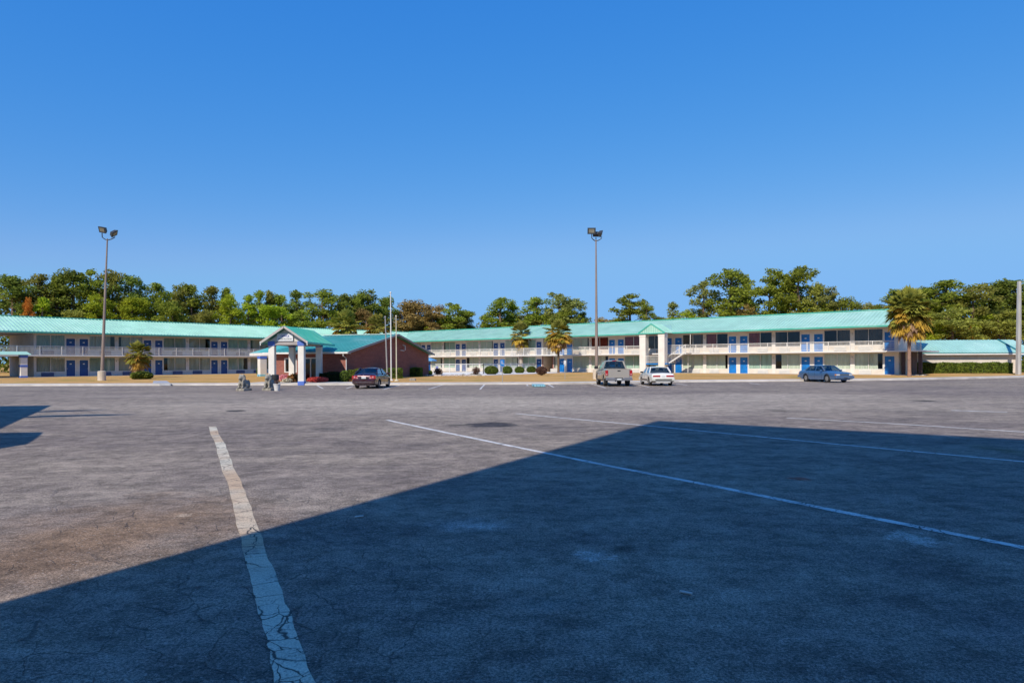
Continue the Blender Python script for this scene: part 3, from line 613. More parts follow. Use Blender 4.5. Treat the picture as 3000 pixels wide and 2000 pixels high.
m = MB(); m.tube([(.05,ya+2.2,3.55),(.32,ya+2.2,3.45),(.34,ya+2.2,3.0),(.15,ya+2.2,2.9)], .06); m.box(.005,.09,ya+1.6,ya+2.35,2.92,3.0); m.build('camera_bracket', WHITEM, of)
# higher canopy behind the office's left corner, on a square column
cp = empty('side_canopy', (0,0,.25), 0, 'teal-edged drive canopy on square columns at the left end of the brick office', 'canopy')
A_ = at(731,1021,78); B_ = at(868,1017.5,69); d_ = (B_-A_); d_.z = 0; d_.normalize(); nb = Vector((-d_.y, d_.x, 0)); z0_ = 2.72
m = MB(); e0 = [Vector((A_.x,A_.y,z0_)), Vector((B_.x,B_.y,z0_)), Vector((B_.x,B_.y,z0_))+nb*7, Vector((A_.x,A_.y,z0_))+nb*7]
cen = (e0[0]+e0[2])/2; top = [p.lerp(cen, .55)+Vector((0,0,.95)) for p in e0]; m.loft([e0, top]); m.build('roof', TEALO, cp)
m = MB(); m.loft([[p-Vector((0,0,.30)) for p in e0], [p-Vector((0,0,.002)) for p in e0]]); m.build('fascia', WHITE, cp)
cc = gnd(768,1103,.22); 
for off in (0.0, 6.0):
    c0 = cc + d_*off; c0.z = 0; rot = Matrix.Rotation(math.atan2(d_.y, d_.x), 3, 'Z')
    def cb(h0, h1, s_): 
        q = MB(); q.cbox(-s_, s_, -s_, s_, h0, h1, .02); q.v = [tuple(rot @ Vector(v) + c0) for v in q.v]; return q
    pl = cb(0, 2.40, .40).build('column', STUCCO, cp); cb(0, .26, .43).build('blue_base', SKYP, pl); cb(2.10, 2.41, .43).build('blue_cap', BLUEP, pl)
# entrance porch facing the lot
pf = gnd(883, 1128, 0); PX0, PX1 = (798-1500)/2000*pf.y, (884-1500)/2000*pf.y; PY0 = pf.y; PY1 = PY0+5.1; PXC = (PX0+PX1)/2
po = empty('entrance_porch', (PXC, PY0, 0), 0, 'gabled white entrance porch with teal roof and office sign, standing beside the lion statues', 'porch')
hw = (PX1-PX0)/2; HC = 3.28
for sx in (-1, 1):
    for y in (0, PY1-PY0):
        x = sx*hw; c = MB(); c.cbox(x-.245, x+.245, y-.245, y+.245, 0, HC, .02); cc_ = c.build('column', STUCCO, po)
        c = MB(); c.cbox(x-.27, x+.27, y-.27, y+.27, 0, .34, .02); c.build('blue_base', BLUEP, cc_)
        c = MB(); c.cbox(x-.28, x+.28, y-.28, y+.28, HC-.02, HC+.36, .02); c.build('blue_cap', BLUEP, cc_)
zE = HC+.28; zA = 4.86; xe = hw+.72; y0_, y1_ = -.75, PY1-PY0+2.6
m = MB(); m.box(-hw-.27, hw+.27, -.25, .25, HC+.05, HC+.34); m.box(-hw-.27, hw+.27, PY1-PY0-.25, PY1-PY0+.25, HC+.05, HC+.34)
for sx in (-1, 1): m.box(sx*hw-.22, sx*hw+.22, .26, PY1-PY0-.26, HC+.05, HC+.34)
m.build('beam', M('shaded_beam_paint', (.42,.38,.36), .8, .1, 1.0), po)  # darker tone puts the underside's shade into the beam colour
m = MB(); m.add([(-hw-.2,-.2,HC+.35),(hw+.2,-.2,HC+.35),(0,-.2,zA-.22),(-hw-.2,0,HC+.35),(hw+.2,0,HC+.35),(0,0,zA-.22)], [(0,1,2),(5,4,3),(0,2,5,3),(1,4,5,2),(0,3,4,1)]); m.build('gable_panel', STUCCO, po)
m = MB()
for sx in (-1, 1):
    p = [(sx*xe,y0_,zE),(sx*xe,y1_,zE),(0,y1_,zA),(0,y0_,zA)]
    if sx > 0: pass
    m.add(p + [(x,y,z-.09) for x,y,z in p], [(0,1,2,3),(7,6,5,4),(0,4,5,1),(1,5,6,2),(2,6,7,3),(3,7,4,0)])
    for k in range(18): y = y0_+.06+k*.45; m.beam((sx*xe,y,zE+.018),(0,y,zA+.018),.03,.04)
m.build('roof', TEALD, po)
m = MB()
for sx in (-1, 1): m.beam((sx*xe,y0_-.03,zE-.06),(0,y0_-.03,zA-.06),.05,.17)
m.build('rake_board', M('pale_rake_board', (.50,.46,.42), .7, .1, 1.0), po)
m = MB()
for sx in (-1, 1): m.box(sx*xe-.05, sx*xe+.05, y0_, y1_, zE-.16, zE-.02)
m.build('fascia', TEALD, po)
m = MB()
for sx in (-1, 1): m.box(min(sx*xe, sx*xe-sx*.06), max(sx*xe, sx*xe-sx*.06), y0_-.08, y0_+.02, zE-.28, zE+.06)
m.build('gutter_end', WHITEM, po)
sg_w = 1.32; sz0, sz1 = HC+.37, HC+.37+.60; sxc = -.06
sg = empty('office_sign', (PXC+sxc, PY0-.22, (sz0+sz1)/2), 0, 'white sign with office wording under the peak of the entrance porch', 'sign')
m = MB(); m.box(-sg_w/2, sg_w/2, -.12, 0, -(sz1-sz0)/2, (sz1-sz0)/2); m.build('sign_panel', M('white_sign_face', (.80,.82,.84), .4, .03, 2.0), sg)
def text(body, size, loc, mat, par, name='lettering', rot=(R(90),0,0), ext=.004):
    cu = bpy.data.curves.new(name, 'FONT'); cu.body = body; cu.size = size; cu.align_x = 'CENTER'; cu.align_y = 'CENTER'; cu.extrude = ext; cu.offset = .004
    o = bpy.data.objects.new(name, cu); COL.objects.link(o); dg = bpy.context.evaluated_depsgraph_get()
    me = bpy.data.meshes.new_from_object(o.evaluated_get(dg)); bpy.data.objects.remove(o); bpy.data.curves.remove(cu)
    me.materials.clear(); me.materials.append(mat); o = bpy.data.objects.new(name, me); COL.objects.link(o); o.location = loc; o.rotation_euler = rot
    if par: o.parent = par
    return o
text('OFFICE', .22, (0,-.126,.10), M('blue_sign_ink', (.06,.08,.38), .5, .05, 2.0), sg)
text('REGISTRATION', .165, (0,-.126,-.14), M('grey_sign_ink', (.20,.22,.20), .5, .05, 2.0), sg)

# low storage building on the right with a hedge before it
sb = at(2683, 1095, 84); st0 = Vector((sb.x, 84)); 
sr = empty('storage_building', (st0.x, st0.y, .25), R(-4), 'long low beige storage building with teal metal roof behind the clipped hedge', 'building')
LS = 12.2
m = MB(); m.box(0,LS,0,.2,0,2.3); m.box(0,.2,.2,7,0,2.3); m.box(LS-.2,LS,.2,7,0,2.3); m.box(0,LS,7,7.2,0,2.3); m.build('wall', PANEL, sr)
m = MB(); ra = 4.15; ex = .5
for y0_, y1_ in ((-.62, 3.6), (8.0, 3.602)):
    p = [(-.3,y0_,2.52),(LS+ex+1.0,y0_,2.52),(LS+ex+1.0,y1_,ra),(-.3,y1_,ra)]
    m.add(p + [(x,y,z-.08) for x,y,z in p], [(0,1,2,3),(7,6,5,4),(0,4,5,1),(1,5,6,2),(2,6,7,3),(3,7,4,0)])
    for k in range(36):
        x = -.25+k*.42
        if x < LS+ex+.9: m.beam((x,y0_,2.538),(x,y1_,ra+.018),.035,.045)
m.build('roof', roof_mat('storage_roof_metal', (.33,.57,.50)), sr)
m = MB(); m.box(-.3, LS+ex+1.0, -.68, -.625, 2.40, 2.50); m.beam((LS-.35,-.68,2.56),(LS-.35,3.55,ra+.05),.22,.06); m.build('roof_trim', M('dark_teal_trim', (.02,.20,.22), .5, .1, 1.0), sr)
m = MB(); m.box(-.3, LS+ex+1.0, -.62, -.02, 2.29, 2.35); m.box(-.3, LS+ex+1.0, -.67, -.62, 2.24, 2.395); m.build('eave_board', WHITE, sr)
m = MB(); m.box(LS+.55, LS+.8, -.7, -.45, 0, 2.28); m.box(LS-.55, LS-.3, -.7, -.45, 0, 2.28); m.build('post', PANEL, sr)

# ------------------------------------------------------------------ trees
def leaves(m, blobs, size, soft=False):
    g = random.gauss
    for (c, r, n) in blobs:
        for _ in range(n):
            if soft:
                d = Vector((g(0,.50), g(0,.50), g(0,.50)))
                if d.length > 1.05: d *= 1.05/d.length*random.uniform(.6,1)
            else:
                while True:
                    d = Vector((random.uniform(-1,1), random.uniform(-1,1), random.uniform(-1,1)))
                    if .05 < d.length < 1: break
                d *= (d.length ** -.45)
            p = Vector(c) + Vector((d.x*r[0], d.y*r[1], d.z*r[2])); s_ = size*random.uniform(.55,1.3)
            a_ = Vector((g(0,1), g(0,1), g(0,1)+.5)).normalized(); b_ = a_.orthogonal().normalized()
            b_ = Matrix.Rotation(random.uniform(0,6.28), 3, a_) @ b_; c_ = a_.cross(b_)
            o = len(m.v); m.v += [tuple(p-b_*s_), tuple(p+c_*s_*.45), tuple(p+b_*s_), tuple(p-c_*s_*.45)]; m.f.append((o,o+1,o+2,o+3)); m.m.append(0)
def make_tree(kind, seed):
    """returns (trunk mesh, crown mesh, height, crown width) of one tree"""
    random.seed(seed); H = 18.0; t = MB(); cr = MB(); blobs = []; W_ = 6.0
    lean = random.uniform(-.5,.5); pts = [(0,0,-.3),(lean*.1,.1,H*.3),(lean*.5,-.1,H*.6),(lean,0,H*.95)]
    t.tube(pts, [.30,.25,.19,.05], 7)
    def cen(z): return Vector((interp(z, [(p[2], p[0]) for p in pts]), 0, z))
    def branch(z, L, rise, q, sq, dens=62):
        an = random.uniform(0,6.28); e_ = cen(z) + Vector((math.cos(an)*L, math.sin(an)*L, rise))
        t.tube([cen(z-.7), cen(z-.15).lerp(e_, .5), e_], [.07,.05,.018], 5); blobs.append((e_, (q,q,q*sq), int(dens*q*q)+14)); return e_
    if kind == 'open':        # tall pine: bare lower trunk, rounded crown of separate needle masses
        for i in range(30):
            f_ = random.random(); z = H*(.54+.44*f_); k = math.sqrt(max(.06, 1-((f_-.52)/.56)**2)); L = 2.5*k*random.uniform(.15,1.08)
            e_ = branch(z, L, random.uniform(-.1,.6), random.uniform(.65,1.15), .80)
            if random.random() < .6: q2 = random.uniform(.35,.6); blobs.append((e_ + Vector((random.uniform(-.8,.8), random.uniform(-.8,.8), random.uniform(-.5,.7))), (q2,q2,q2*.8), 26))
        blobs.append((cen(H*.985), (.75,.75,.7), 60))
    elif kind == 'broad':     # rounded dense pine
        for i in range(56):
            f_ = random.random(); z = H*(.36+.62*f_); k = math.sqrt(max(.06, 1-((f_-.50)/.56)**2)); branch(z, 2.9*k*random.uniform(.2,1.05), random.uniform(-.2,.4), random.uniform(.7,1.25), .85)
        blobs.append((cen(H*.975), (.9,.9,.8), 70))
    elif kind == 'cone':      # narrower pine with a pointed, ragged top
        for i in range(46):
            f_ = random.random(); z = H*(.30+.68*f_); branch(z, (2.5*(1-f_)**.7+.25)*random.uniform(.3,1.05), random.uniform(-.1,.5), random.uniform(.55,.95), .9)
        for k in range(4): blobs.append((cen(H*(.93+.022*k)), (.62-.12*k,.62-.12*k,.6), 30))
    else:                     # rounded broadleaf
        for i in range(50):
            f_ = random.random(); z = H*(.28+.68*f_); k = math.sqrt(max(.06, 1-((f_-.48)/.56)**2)); branch(z, 3.3*k*random.uniform(.2,1.05), 0, random.uniform(.75,1.25), .9)
    leaves(cr, [(c_, r_, int(n_*1.75)) for c_, r_, n_ in blobs], .225, True)
    zs = [v[2] for v in cr.v]; xs = sorted(v[0] for v in cr.v); top = max(zs); wd = xs[int(len(xs)*.985)] - xs[int(len(xs)*.015)]
    return t.mesh('trunk', PINE_T, True), cr.mesh('crown', LF['pine']), top, wd
TREES = {k: [make_tree(k, 100*i+j) for j in range(3 if k != 'open' else 4)] for i, k in enumerate(('open','broad','cone','round'))}
def depth(px): return interp(px, [(-100,108),(0,110),(600,126),(900,138),(1200,150),(1500,146),(1900,130),(2300,118),(2600,110),(3100,108)])
tcount = 0
def tree(name, kind, px, top, wpx, leaf, label, group, dz=0.0, var=None, cat='tree'):
    global tcount; tcount += 1; Z = depth(px)+dz; tr, cr, th, tw = TREES[kind][(var if var is not None else tcount) % len(TREES[kind])]
    p = at(px, top, Z); h = p.z; r_ = empty(name, (p.x, Z, 0), random.uniform(0,6.28), label, cat, group)
    sx = wpx/2000*Z/tw; sz = h/th; r_.scale = (sx, sx, sz)
    for nm, me in (('trunk', tr), ('crown', cr)):
        o = bpy.data.objects.new(nm, me); COL.objects.link(o); o.parent = r_
        if nm == 'crown': o.material_slots[0].link = 'OBJECT'; o.material_slots[0].material = LF[leaf]
    return r_
random.seed(21)
LG = 'trees rising behind the left wing'; MG = 'trees rising behind the inner corner'; RG = 'trees rising behind the right wing'
ORD = ['first','second','third','fourth','fifth','sixth','seventh','eighth','ninth','tenth','eleventh','twelfth','thirteenth','fourteenth','fifteenth','sixteenth','seventeenth']
left = [(36,800,105,'broad','deep'),(112,800,80,'broad','olive'),(160,804,75,'cone','pine'),(217,787,100,'broad','deep'),(272,786,75,'open','pine'),(330,787,80,'broad','olive'),(385,803,75,'open','deep'),
        (452,827,80,'broad','pine'),(512,832,65,'open','olive'),(560,826,70,'broad','pine'),(616,836,70,'cone','olive'),(664,840,55,'cone','pine'),(722,860,60,'cone','bright'),(757,848,50,'cone','pine'),(788,848,50,'cone','olive'),
        (824,857,60,'broad','pine'),(867,847,55,'cone','deep'),(952,846,105,'broad','pine'),(1010,856,70,'broad','deep'),(1052,857,60,'broad','pine'),(1090,845,78,'open','deep'),(1130,866,60,'broad','deep')]
nl = nr = 0
DESC = {'deep': 'dark green', 'olive': 'olive green', 'pine': 'mid green', 'bright': 'yellow-green', 'blue': 'grey-green'}
SHP = {'broad': 'round-topped pine', 'open': 'open, tufted pine', 'cone': 'slender pointed pine'}
for i, (px, top, w, k, lf) in enumerate(left):
    if px < 313: lab = f'{DESC[lf]} {SHP[k]}, {ORD[4-i]} pine left of the leaning light pole'
    else: lab = f'{DESC[lf]} {SHP[k]}, {ORD[i-5]} pine right of the leaning light pole'
    tree('pine_tree', k, px, top, w*1.18, lf, lab, LG)
for px, top, w, k, lf, lab in ((672,857,75,'round','bright','bright yellow-green tree low in front of the pines behind the left wing'),
        (300,858,100,'round','bright','yellow-green leafy tree just left of the leaning light pole, in front of the pines'),
        (385,868,90,'round','bright','yellow-green leafy tree just right of the leaning light pole, in front of the pines'),
        (84,868,34,'round','orange','small orange autumn tree low among the dark pines at the far left'),
        (130,868,80,'cone','bright','yellow-green young pine beside the small orange tree'),
        (210,905,90,'round','olive','olive bushy tree showing just above the left wing roof near its outer end'),
        (500,880,90,'round','pine','green bushy tree showing above the middle of the left wing roof'),
        (590,905,90,'round','olive','olive brown bushy tree showing just above the left wing roof behind a pine'),
        (800,890,90,'round','bright','light green bushy tree above the left wing roof, left of the porch peak'),
        (880,905,90,'round','pine','green bushy tree above the left wing roof behind the porch roof'),
        (1075,900,70,'round','brown','yellow-brown tree beside the palm behind the office roof')):
    tree('leafy_tree', k, px, top, w, lf, lab, LG, dz=-4)
for px, top, w, k, lf, lab in ((1190,884,95,'round','brown','brown autumn tree right behind the tall flagpole'),(1222,875,110,'round','brown','tallest brown autumn tree right of the flagpoles'),(1268,890,95,'round','brown','brown autumn tree at the right end of the brown group'),
        (1240,925,120,'round','brown','low russet autumn tree in front of the brown group'),
        (1328,884,78,'open','pine','pine with a feathery top right of the brown autumn trees'),(1368,906,66,'broad','deep','dark rounded pine with a sloping crown beside the feathery pine'),(1295,920,95,'round','bright','light green leafy tree low in front of the brown autumn trees'),
        (1419,921,54,'cone','pine','small lone conical pine between two larger groups of trees'),(1340,925,80,'round','olive','olive leafy tree just above the roof beside the light green one'),
        (1470,869,90,'open','pine','pine with a leaning round crown rising above the left one of two palms'),(1506,888,80,'cone','bright','yellow-green pine right beside the leaning round-crowned one'),(1568,867,98,'broad','pine','dense round pine rising between the two courtyard palms'),
        (1632,853,80,'open','blue','tallest grey-green pine above the right one of two palms'),(1678,872,80,'open','blue','airy grey-green pine just left of the straight light pole'),(1650,905,110,'round','pine','low green crown beneath the airy grey-green pines'),(1570,915,160,'round','olive','low olive crown beneath the dense round pine'),(1705,912,50,'broad','pine','small dark pine dropping towards the straight light pole')):
    tree('pine_tree' if k != 'round' else 'leafy_tree', k, px, top, w, lf, lab, MG, dz=random.uniform(-2,2))
for px, top, w, k, lf, lab in ((1775,926,90,'round','brown','low russet and green treetop just right of the straight light pole'),(1815,928,70,'round','olive','low olive treetop left of the lone pine over the right wing'),
        (1846,859,100,'open','pine','lone pine standing apart above the roof right of the straight light pole'),(1892,888,60,'broad','pine','short pine leaning on the right side of the lone pine'),(1925,925,50,'round','deep','small dark treetop above the gabled stair tower'),
        (1974,882,56,'cone','blue','small thin pine at the left edge of the tall right-hand pines'),(2010,905,90,'round','bright','yellow-green bushy tree beside the small thin pine'),
        (2060,817,78,'open','blue','slim pine with a bare trunk standing left of the tall pines'),(2142,784,108,'open','pine','broad pine with a thick bright crown, widest of the tall right-hand group'),(2184,802,80,'broad','pine','dense pine tucked behind the widest tall pine'),
        (2250,783,98,'open','pine','tall pine with tiered crown in the middle of the right-hand group'),(2297,793,66,'open','pine','narrower tall pine just left of the highest one'),(2345,777,104,'open','pine','highest pine of all with a long bare trunk above the right wing'),
        (2400,826,70,'broad','olive','olive pine on the right shoulder of the highest pine'),(2447,836,64,'open','blue','small grey-green pine with domed top right of the highest pine'),(2190,878,55,'round','brown','russet-leaved tree among the trunks of the tall right-hand pines'),
        (2180,915,110,'round','deep','dark bushy tree beneath the widest tall pine'),(2260,918,110,'round','bright','yellow-green bushy tree beneath the tiered pine'),(2350,905,100,'round','olive','olive bushy tree beneath the highest pine'),(2430,880,100,'round','pine','green bushy tree on the falling right side of the pine group'),
        (2488,866,80,'round','pine','lower green tree right of the domed pine'),(2530,882,70,'round','olive','small olive treetop near the end of the right wing roof'),(2575,888,60,'round','deep','small dark treetop close beside the large yellow palm'),
        (2620,846,95,'broad','pine','pine crown rising just behind the large yellow palm'),(2680,845,90,'broad','pine','pine crown looking over the right shoulder of the large yellow palm'),(2722,835,90,'broad','deep','dark pine filling the gap right of the large yellow palm'),
        (2785,817,150,'broad','pine','wide domed pine rising above the storage building'),(2850,826,120,'round','olive','olive broadleaf tree on the right side of the wide domed pine'),(2932,818,120,'broad','deep','dark pine standing left of the tall concrete pole'),(2985,818,120,'broad','deep','dark pine standing directly behind the tall concrete pole'),(3040,822,120,'broad','pine','pine cut by the frame edge beyond the concrete pole'),
        (2700,905,100,'round','bright','yellow-green bushy tree low behind the left end of the storage roof'),(2790,900,130,'round','olive','olive bushy tree low behind the middle of the storage roof'),(2860,905,110,'round','bright','yellow-green bushy tree low behind the right half of the storage roof'),(2840,952,30,'round','orange','small reddish tree just above the storage roof'),(2930,905,120,'round','olive','olive bushy tree low behind the concrete pole')):
    tree('pine_tree' if k != 'round' else 'leafy_tree', k, px, top, w, lf, lab, RG, dz=random.uniform(-2,2) - (6 if k == 'round' and px > 2650 else 0))
# far wood behind everything that reads as one mass
random.seed(5); m = MB(); blobs = []
for px in range(-260, 3300, 13):
    if 1395 < px < 1450 or 1700 < px < 2020: topz = 936
    else: topz = interp(px, [(-300,830),(330,835),(700,885),(1130,893),(1180,915),(1290,935),(1400,950),(1460,930),(1690,930),(2030,940),(2150,905),(2450,900),(2560,915),(2640,885),(3300,860)])
    Z = depth(px)+17; p = at(px, topz, Z); z = p.z - random.uniform(0,1.5)
    while z > 1.5:
        blobs.append(((p.x+random.uniform(-1,1), Z+random.uniform(-2,3), z-1.2), (1.5,1.5,1.5), 34)); z -= 2.2
leaves(m, blobs, .42, True); tag(m.build('far_wood', LF['deep']), 'dense dark wood filling in behind the pines', 'wood', kind='stuff')

# ------------------------------------------------------------------ palms
def frond(m, base, an, el, L, fan, droop, seg=15):
    """a fan leaf: stalk and a star of narrow blades"""
    d = Vector((math.cos(an)*math.cos(el), math.sin(an)*math.cos(el), math.sin(el))); hub = Vector(base) + d*L*.52
    side = d.cross(Vector((0,0,1))).normalized(); up = side.cross(d).normalized()
    m.tube([base, Vector(base).lerp(hub, .5)+Vector((0,0,.05)), hub], [.03,.022,.014], 4)
    for i in range(seg):
        t = (i/(seg-1)-.5)*2; b_ = t*R(fan); dd = (d*math.cos(b_) + side*math.sin(b_)).normalized(); ln = L*.55*(1-.28*abs(t))*random.uniform(.85,1.08)
        tip = hub + dd*ln + Vector((0,0,-droop*ln*random.uniform(.6,1.3))) ; md = hub.lerp(tip, .5) + up*.06 + Vector((0,0,droop*ln*.15)); w = ln*.12
        sv = dd.cross(up).normalized()*w; o = len(m.v)
        m.v += [tuple(hub), tuple(md-sv), tuple(tip), tuple(md+sv)]; m.f.append((o,o+1,o+2,o+3)); m.m.append(0)
def palm(px, base_y, zb, crown_c, rad, label, trunk='std', seed=1, thick=.22, green=46, dead=26, yellow=0, lean=0.0, Z=None):
    random.seed(seed); b_ = gnd(px, base_y, zb) if Z is None else Vector((at(px,base_y,Z).x, Z, zb)); hc = at(px, crown_c, b_.y).z - zb
    r_ = empty('palm_tree', (b_.x, b_.y, zb), 0, label, 'palm tree', 'cabbage palms on the motel grounds')
    m = MB(); pts = [(lean*hc*(i/8)**2*.2, 0, -.1+hc*i/8) for i in range(9)]; m.tube(pts, [thick*(1.25 if i == 0 else 1.0) for i in range(9)], 12)
    if trunk == 'boots':
        for k in range(90):
            z = hc*random.uniform(.30,1.0); an = random.uniform(0,6.28); q = Vector((math.cos(an)*thick, math.sin(an)*thick, z)); m.beam(q, q + Vector((math.cos(an)*.11, math.sin(an)*.11, .22)), .10, .035)
    m.build('trunk', {'std': PALM_T, 'boots': PALM_T, 'red': PALM_R, 'dark': PALM_B}[trunk], r_, True)
    top = Vector((pts[-1][0], 0, hc))
    m = MB()
    for i in range(green): frond(m, top + Vector((0,0,random.uniform(-.15,.3))), random.uniform(0,6.28), R(random.uniform(-50,88)), rad*random.uniform(.8,1.08), 62, random.uniform(.08,.4))
    m.build('crown', PALMG, r_)
    if yellow:
        m = MB()
        for i in range(yellow): frond(m, top + Vector((0,0,random.uniform(-.35,-.05))), random.uniform(0,6.28), R(random.uniform(-70,25)), rad*random.uniform(.75,1.0), 58, random.uniform(.35,.75))
        m.build('yellowing_fronds', PALMY, r_)
    if dead:
        m = MB()
        for i in range(dead): frond(m, top + Vector((0,0,random.uniform(-.5,-.15))), random.uniform(0,6.28), R(random.uniform(-80,-30)), rad*random.uniform(.65,.9), 40, random.uniform(.3,.8))
        m.build('dead_fronds', PALMD, r_)
    return r_
palm(405, 1107, .22, 1040, 1.6, 'short palm with drooping brown skirt in front of the left wing', 'dark', 3, .3, 70, 60, 26)
palm(1527, 1089, .25, 981, 2.15, 'palm with a bare patterned trunk by the round bushes, left of a bushier palm', 'boots', 4, .30, 54, 16, 22)
palm(1636, 1092, .25, 978, 2.3, 'bushy round-headed palm between the patterned-trunk palm and the light pole', 'dark', 5, .17, 80, 30, 34)
palm(2664, 1097, .2, 910, 2.5, 'large shaggy palm with yellow and dead fronds at the right wing end', 'red', 6, .17, 110, 80, 60, Z=70.5)
palm(1012, 1085, .25, 956, 2.3, 'palm head rising behind the office roof, nearer the porch', 'dark', 7, .22, 64, 26, 24, Z=88)
palm(1107, 1085, .25, 962, 2.1, 'palm head rising behind the office roof, nearer the flagpoles', 'dark', 8, .22, 54, 26, 26, Z=92)

# ------------------------------------------------------------------ shrubs, hedges, flowers
def bush(name, px, base_y, wpx, top_y, zb, mat, label, group, cat='bush', dens=1.0, shape='round', leaf=.075, depth_m=None, rz=0.0, core=True):
    b_ = gnd(px, base_y, zb); w = wpx/2000*b_.y; h = max(.2, at(px, top_y, b_.y).z - zb); d = depth_m or w
    r_ = empty(name, (b_.x, b_.y + d/2*.6, zb), rz, label, cat, group); m = MB(); n = int(900*dens*(w*d + h*(w+d))/1.5)
    if shape == 'round':
        for _ in range(n):
            v = Vector((random.gauss(0,1), random.gauss(0,1), random.gauss(0,1))).normalized(); k = random.uniform(.86,1.04) if core else random.uniform(.15,1.05)**.6
            p = Vector((v.x*w/2*k, v.y*d/2*k, h/2 + v.z*h/2*k)); leaves(m, [(p, (.03,.03,.03), 1)], leaf)
    else:
        for _ in range(n):
            f_ = random.choice('xxyyz'); p = [random.uniform(-w/2,w/2), random.uniform(-d/2,d/2), random.uniform(.02,h)]
            if f_ == 'x': p[0] = random.choice((-1,1))*w/2
            elif f_ == 'y': p[1] = random.choice((-1,1,-1))*d/2
            else: p[2] = h
            wob = .05*math.sin(p[0]*2.3) + .04*math.sin(p[0]*5.1+1)
            leaves(m, [(Vector(p)+Vector((0,0,wob*(p[2]/h))), (.06,.06,.06), 1)], leaf)
    m.build('foliage', mat, r_)
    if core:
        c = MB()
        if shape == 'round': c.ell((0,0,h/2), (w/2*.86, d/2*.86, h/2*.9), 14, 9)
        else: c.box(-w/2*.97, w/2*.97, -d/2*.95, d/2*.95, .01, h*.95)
        c.build('shade_core', CORE, r_)  # solid dark core puts inner shade behind the leaves
    return r_
random.seed(9); BG = 'round bushes along the pool fence'
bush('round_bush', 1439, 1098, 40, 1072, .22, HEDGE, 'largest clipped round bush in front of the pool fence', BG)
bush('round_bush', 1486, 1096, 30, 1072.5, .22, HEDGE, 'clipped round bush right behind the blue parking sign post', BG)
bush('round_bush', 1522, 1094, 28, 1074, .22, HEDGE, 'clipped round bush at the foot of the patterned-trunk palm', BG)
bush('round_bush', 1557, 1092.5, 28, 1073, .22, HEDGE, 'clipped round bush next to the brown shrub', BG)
b = bush('brown_shrub', 1587, 1101, 34, 1076, .2, TWIGB, 'reddish brown ball-headed shrub in a small lawn bed', 'brown shrubs by the pool', 'shrub', 1.1, core=False)
b.location.z += .12
m = MB(); m.tube([(0,0,-.45),(0,0,.2)], [.09,.05], 6); m.build('stem', PINE_T, b)
for px, by, w, ty, lab in ((1283,1101,26,1078,'scraggly small shrub by the pool edge near the office'), (1394,1100,24,1073,'scraggly brown shrub by the pool fence, left of the round bushes')):
    q = bush('brown_shrub', px, by, w, ty, .2, TWIGB, lab, 'brown shrubs by the pool', 'shrub', .35, core=False, leaf=.09)
    m = MB()
    for k in range(9): an = k*.7; m.tube([(0,0,-.05),(math.cos(an)*.25,math.sin(an)*.25,.5),(math.cos(an)*.5,math.sin(an)*.5,.95)], [.025,.018,.008], 4)
    m.build('branches', PINE_T, q)
bush('green_shrub', 1258, 1099, 16, 1085, .22, HEDGE, 'low green shrub beside the office corner by the pool', 'shrubs around the office', 'shrub')
HG = 'clipped hedges along the office'
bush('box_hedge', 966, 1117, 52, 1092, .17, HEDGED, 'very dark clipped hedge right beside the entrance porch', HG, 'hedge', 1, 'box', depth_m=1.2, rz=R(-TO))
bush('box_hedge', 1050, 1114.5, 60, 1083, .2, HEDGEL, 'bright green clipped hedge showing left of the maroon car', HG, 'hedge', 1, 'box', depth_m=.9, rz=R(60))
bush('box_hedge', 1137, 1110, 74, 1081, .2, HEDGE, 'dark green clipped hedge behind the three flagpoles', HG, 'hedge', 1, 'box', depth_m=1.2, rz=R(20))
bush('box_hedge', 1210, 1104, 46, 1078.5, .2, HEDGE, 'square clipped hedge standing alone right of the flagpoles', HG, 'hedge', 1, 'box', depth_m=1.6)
bush('loose_shrub', 1008, 1118, 30, 1086, .17, HEDGE, 'loose dark green shrub between two clipped hedges left of the maroon car', 'shrubs around the office', 'shrub', .7)
bush('green_shrub', 822, 1103, 24, 1075, .2, HEDGEL, 'light green shrub between the porch columns', 'shrubs around the office', 'shrub')
bush('green_shrub', 757, 1100, 14, 1075, .2, HEDGE, 'narrow dark shrub left of the side canopy column', 'shrubs around the office', 'shrub', .7)
bush('flower_bed', 828, 1117, 30, 1097, .17, PINKF, 'pink flowers blooming behind the white plant pot', 'flowers by the entrance porch', 'flowers', .8, core=False)
bush('flower_bed', 838, 1120, 30, 1108, .17, WHITEF, 'cream flowers low beside the pink ones', 'flowers by the entrance porch', 'flowers', .6, core=False)
bush('ornamental_grass', 858, 1119, 34, 1096, .17, RUSTF, 'rust-coloured ornamental grass inside the entrance porch', 'flowers by the entrance porch', 'plant', .7, core=False, leaf=.14)
bush('flower_bed', 926, 1120, 62, 1104, .16, REDF, 'red flower bed just right of the porch front column', 'flowers by the entrance porch', 'flowers', .8, core=False)
bush('ornamental_grass', 1024, 1118, 22, 1107, .16, RUSTF, 'tuft of tan grass by the kerb left of the maroon car', 'flowers by the entrance porch', 'plant', .6, core=False, leaf=.12)
bush('leafy_plant', 405, 1112, 60, 1088, .2, HEDGEL, 'loose green planting around the foot of the short palm', None, 'plant', .5, core=False, leaf=.16)
# long hedge before the storage building
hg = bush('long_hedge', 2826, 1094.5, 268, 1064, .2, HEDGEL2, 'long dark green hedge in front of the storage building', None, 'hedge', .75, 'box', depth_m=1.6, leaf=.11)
bush('long_hedge', 3040, 1091, 110, 1060, .2, HEDGE, 'hedge continuing behind the concrete pole at the frame edge', None, 'hedge', .6, 'box', depth_m=1.6, leaf=.11)

